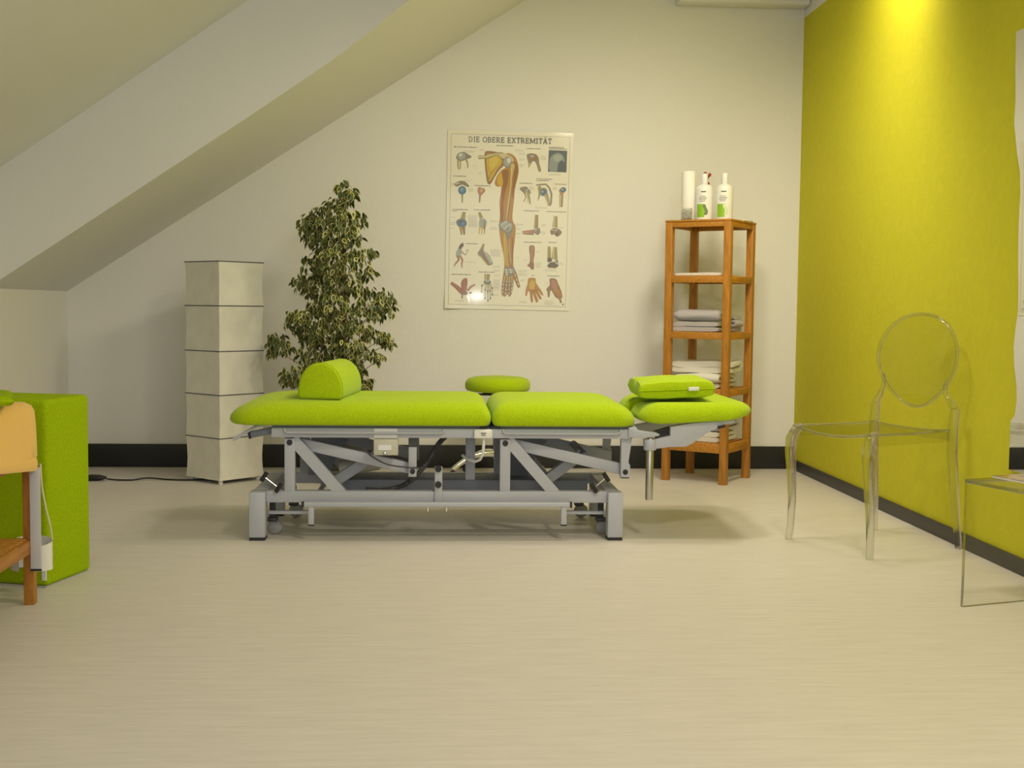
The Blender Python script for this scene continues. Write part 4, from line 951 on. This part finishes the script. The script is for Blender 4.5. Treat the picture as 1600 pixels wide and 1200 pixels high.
for d in (-.0035, .0035):
    cc = mb.b.verts.new((0, .212+.07*.2+.018+d, .735)); ring = [mb.b.verts.new(p+Vector((0, d, 0))) for p in rim]
    mid = [mb.b.verts.new(Vector((p.x*.5, .212+.07*(.738+(p.z-.738)*.5-.55)+.016+d, .738+(p.z-.738)*.5))) for p in rim]
    for k in range(48):
        mb.face((ring[k], ring[(k+1) % 48], mid[(k+1) % 48], mid[k]), True); mb.face((mid[k], mid[(k+1) % 48], cc), True)
bk = c_obj('backrest', mb)
o = obj('backrest_rim', MB().sweep(rim, .0075, 8, closed=True), ACR, CH, world=False); o.parent = bk

# ------------------------------------------------------------------ acrylic side table and what lies on it
AT = thing('clear_acrylic_side_table', 'low transparent acrylic side table at the right edge with magazine on top', 'side table', (1.637, 3.655, 0), R(20))
tw, tl = .32, .30
AT.rotation_euler = (0, 0, R(17))
ACRG = acrylic('acrylic_cut_edge', (.62, .62, .60), .45)
def panel(name, a, b):
    o = obj(name, MB().box(a, b, .0015, 1, smooth=False), [ACRT, ACRG], AT, world=False)
    big = max(p.area for p in o.data.polygons)
    for p in o.data.polygons: p.material_index = 0 if p.area > .3*big else 1
panel('tabletop', (-.002, -tl, .392), (tw, 0, .404))
panel('side_panel', (-.002, -.012, 0), (tw, 0, .3915))
panel('side_panel', (-.002, -tl, 0), (tw, -tl+.012, .3915))
MG = thing('magazine', 'brown and gold magazine lying on the clear side table', 'magazine', (1.868, 3.612, .4045), R(17))
obj('pages', MB().box((-.105, -.105, 0), (.105, .105, .006)), mat('page_white', (.7, .67, .58), .7), MG, world=False)
obj('cover', MB().box((-.106, -.106, .0062), (.106, .106, .007)), mat('magazine_cover', (.33, .20, .09), .3, var=.65, vscale=14, coat=.5), MG, world=False)

# ------------------------------------------------------------------ foreground left: block, wooden stool, blanket
BK = thing('positioning_block', 'large lime green upholstered foam block standing at the left edge', 'foam block', (-1.262, 3.93, 0), math.atan2(.25, .064)-PI/2)
# local: +x = width away from the right face is negative, y = depth
obj('cover', MB().box((-.62, 0, .006), (0, .262, .612), .017, 4), FABD, BK, world=False)
obj('base_edge', MB().box((-.61, .004, 0), (-.01, .258, .007)), mat('pale_base', (.45, .45, .42), .8), BK, world=False)
obj('care_tag', MB().box((-.020, -.004, .026), (-.006, .002, .082)), LABELW, BK, world=False, label='white sewn-in tag')
# stool
WS = thing('wooden_bench', 'orange-brown wooden bench with slatted lower shelf at the left edge', 'bench', (-1.236, 3.745, 0), R(1))
bw, bl, q = .34, .79, .031
for x in (-bw, -q):
    for y in (-bl, -q):
        obj('leg', MB().box((x, y, 0), (x+q, y+q, .462), .002), WOOD, WS, world=False)
def bench_level(z0, z1, top):
    mb = MB()
    for y in (-bl+.004, -q+.004): mb.box((-bw+q, y, z0), (-q, y+.022, z1), .002)
    for x in (-bw+.004, -q+.004): mb.box((x, -bl+q, z0), (x+.022, -q, z1), .002)
    n = 22
    for k in range(n):
        y = -bl+q+.012+(bl-2*q-.024)*k/(n-1); mb.box((-bw+.022 if not top else -bw-.002, y-.0105, z1-.010), (-.018 if not top else .002, y+.0105, z1+.004), .0015)
    if top:
        mb.box((-bw-.002, -bl-.002, z1-.004), (.002, -bl+q+.001, z1+.004), .0015); mb.box((-bw-.002, -q-.001, z1-.004), (.002, .002, z1+.004), .0015)
    return mb
obj('slatted_shelf', bench_level(.160, .202, False), WOODH, WS, world=False)
obj('slatted_seat', bench_level(.430, .466, True), WOODH, WS, world=False)
# apricot blanket on the bench, its right side hanging over the edge
mb = MB(); secs = []
prf = [(-1.56, .4725), (-1.57, .50), (-1.57, .58), (-1.555, .606), (-1.50, .616), (-1.40, .620), (-1.30, .621), (-1.258, .618), (-1.238, .608), (-1.229, .590), (-1.226, .55), (-1.2235, .50), (-1.2215, .465), (-1.2245, .457), (-1.2215, .449), (-1.220, .436), (-1.222, .424), (-1.2265, .416), (-1.230, .424), (-1.2315, .44), (-1.232, .4715), (-1.30, .4725), (-1.42, .4725)]
for i in range(25):
    u = i/24; y = 3.22+.475*u; e = max(0, 1-min(u, 1-u)*14)**2; sec = []
    for x, z in prf:
        nn = noise.noise(Vector((x*7, y*6, z*9)))*.006 if z > .48 else 0
        cx, cz = -1.39, .545
        fl = .050*(1-u) if z < .462 and x > -1.25 else 0
        sec.append(Vector((x+.016+(cx-x)*.06*e+nn*.5*(1 if x > -1.25 else .3), y, (z+.007+(cz-z)*.12*e if z > .474 else z+fl)+nn)))
    secs.append(sec)
mb.loft(secs)
bl_ = obj('folded_blanket', mb, BLANK); tag(bl_, 'thick folded apricot fleece blanket on the wooden bench', 'blanket')
GC = obj('green_cushion', pillow(.15, .15, .018), FABD); GC.location = (-1.350, 3.44, .6365); GC.rotation_euler = (0, R(1), R(20)); tag(GC, 'flat green cushion on top of the apricot blanket', 'cushion')
# white strap with a curled pocket hanging beside the stool leg
SP = thing('hanging_white_strap', 'white hanging strap with curled open pocket beside the bench leg', 'strap', (-1.224, 3.703, .42), R(0))
obj('flat_strip', MB().box((-.015, -.006, -.305), (.017, -.003, .005), .001), mat('strap_grey_white', (.58, .57, .60), .7), SP, world=False)
obj('dark_end', MB().box((-.015, -.007, -.311), (.017, -.002, -.305)), BLACK, SP, world=False)
mb = MB()
cyl_c = Vector((-.046, .099, 0))
def curl(off):
    def fn(u, v):
        a = R(-78+320*u); r = 1+off/.05
        slope = -.012*math.cos(a+.6)
        return Vector((cyl_c.x+r*.063*math.cos(a), cyl_c.y+r*.038*math.sin(a), -.328+v*(.088+.012*math.sin(a))))
    return fn
mb.grid(curl(0), 36, 4); mb.grid(curl(-.0018), 36, 4)
obj('curled_pocket', mb, WPLAST, SP, world=False)
obj('cord', MB().sweep([bez([Vector(v) for v in ((.002, .045, .01), (.004, .05, -.06), (.012, .06, -.13), (.018, .08, -.19), (.017, .0995, -.235))], k/20) for k in range(21)], .0028, 6), mat('cream_cord', (.75, .72, .55), .8), SP, world=False)
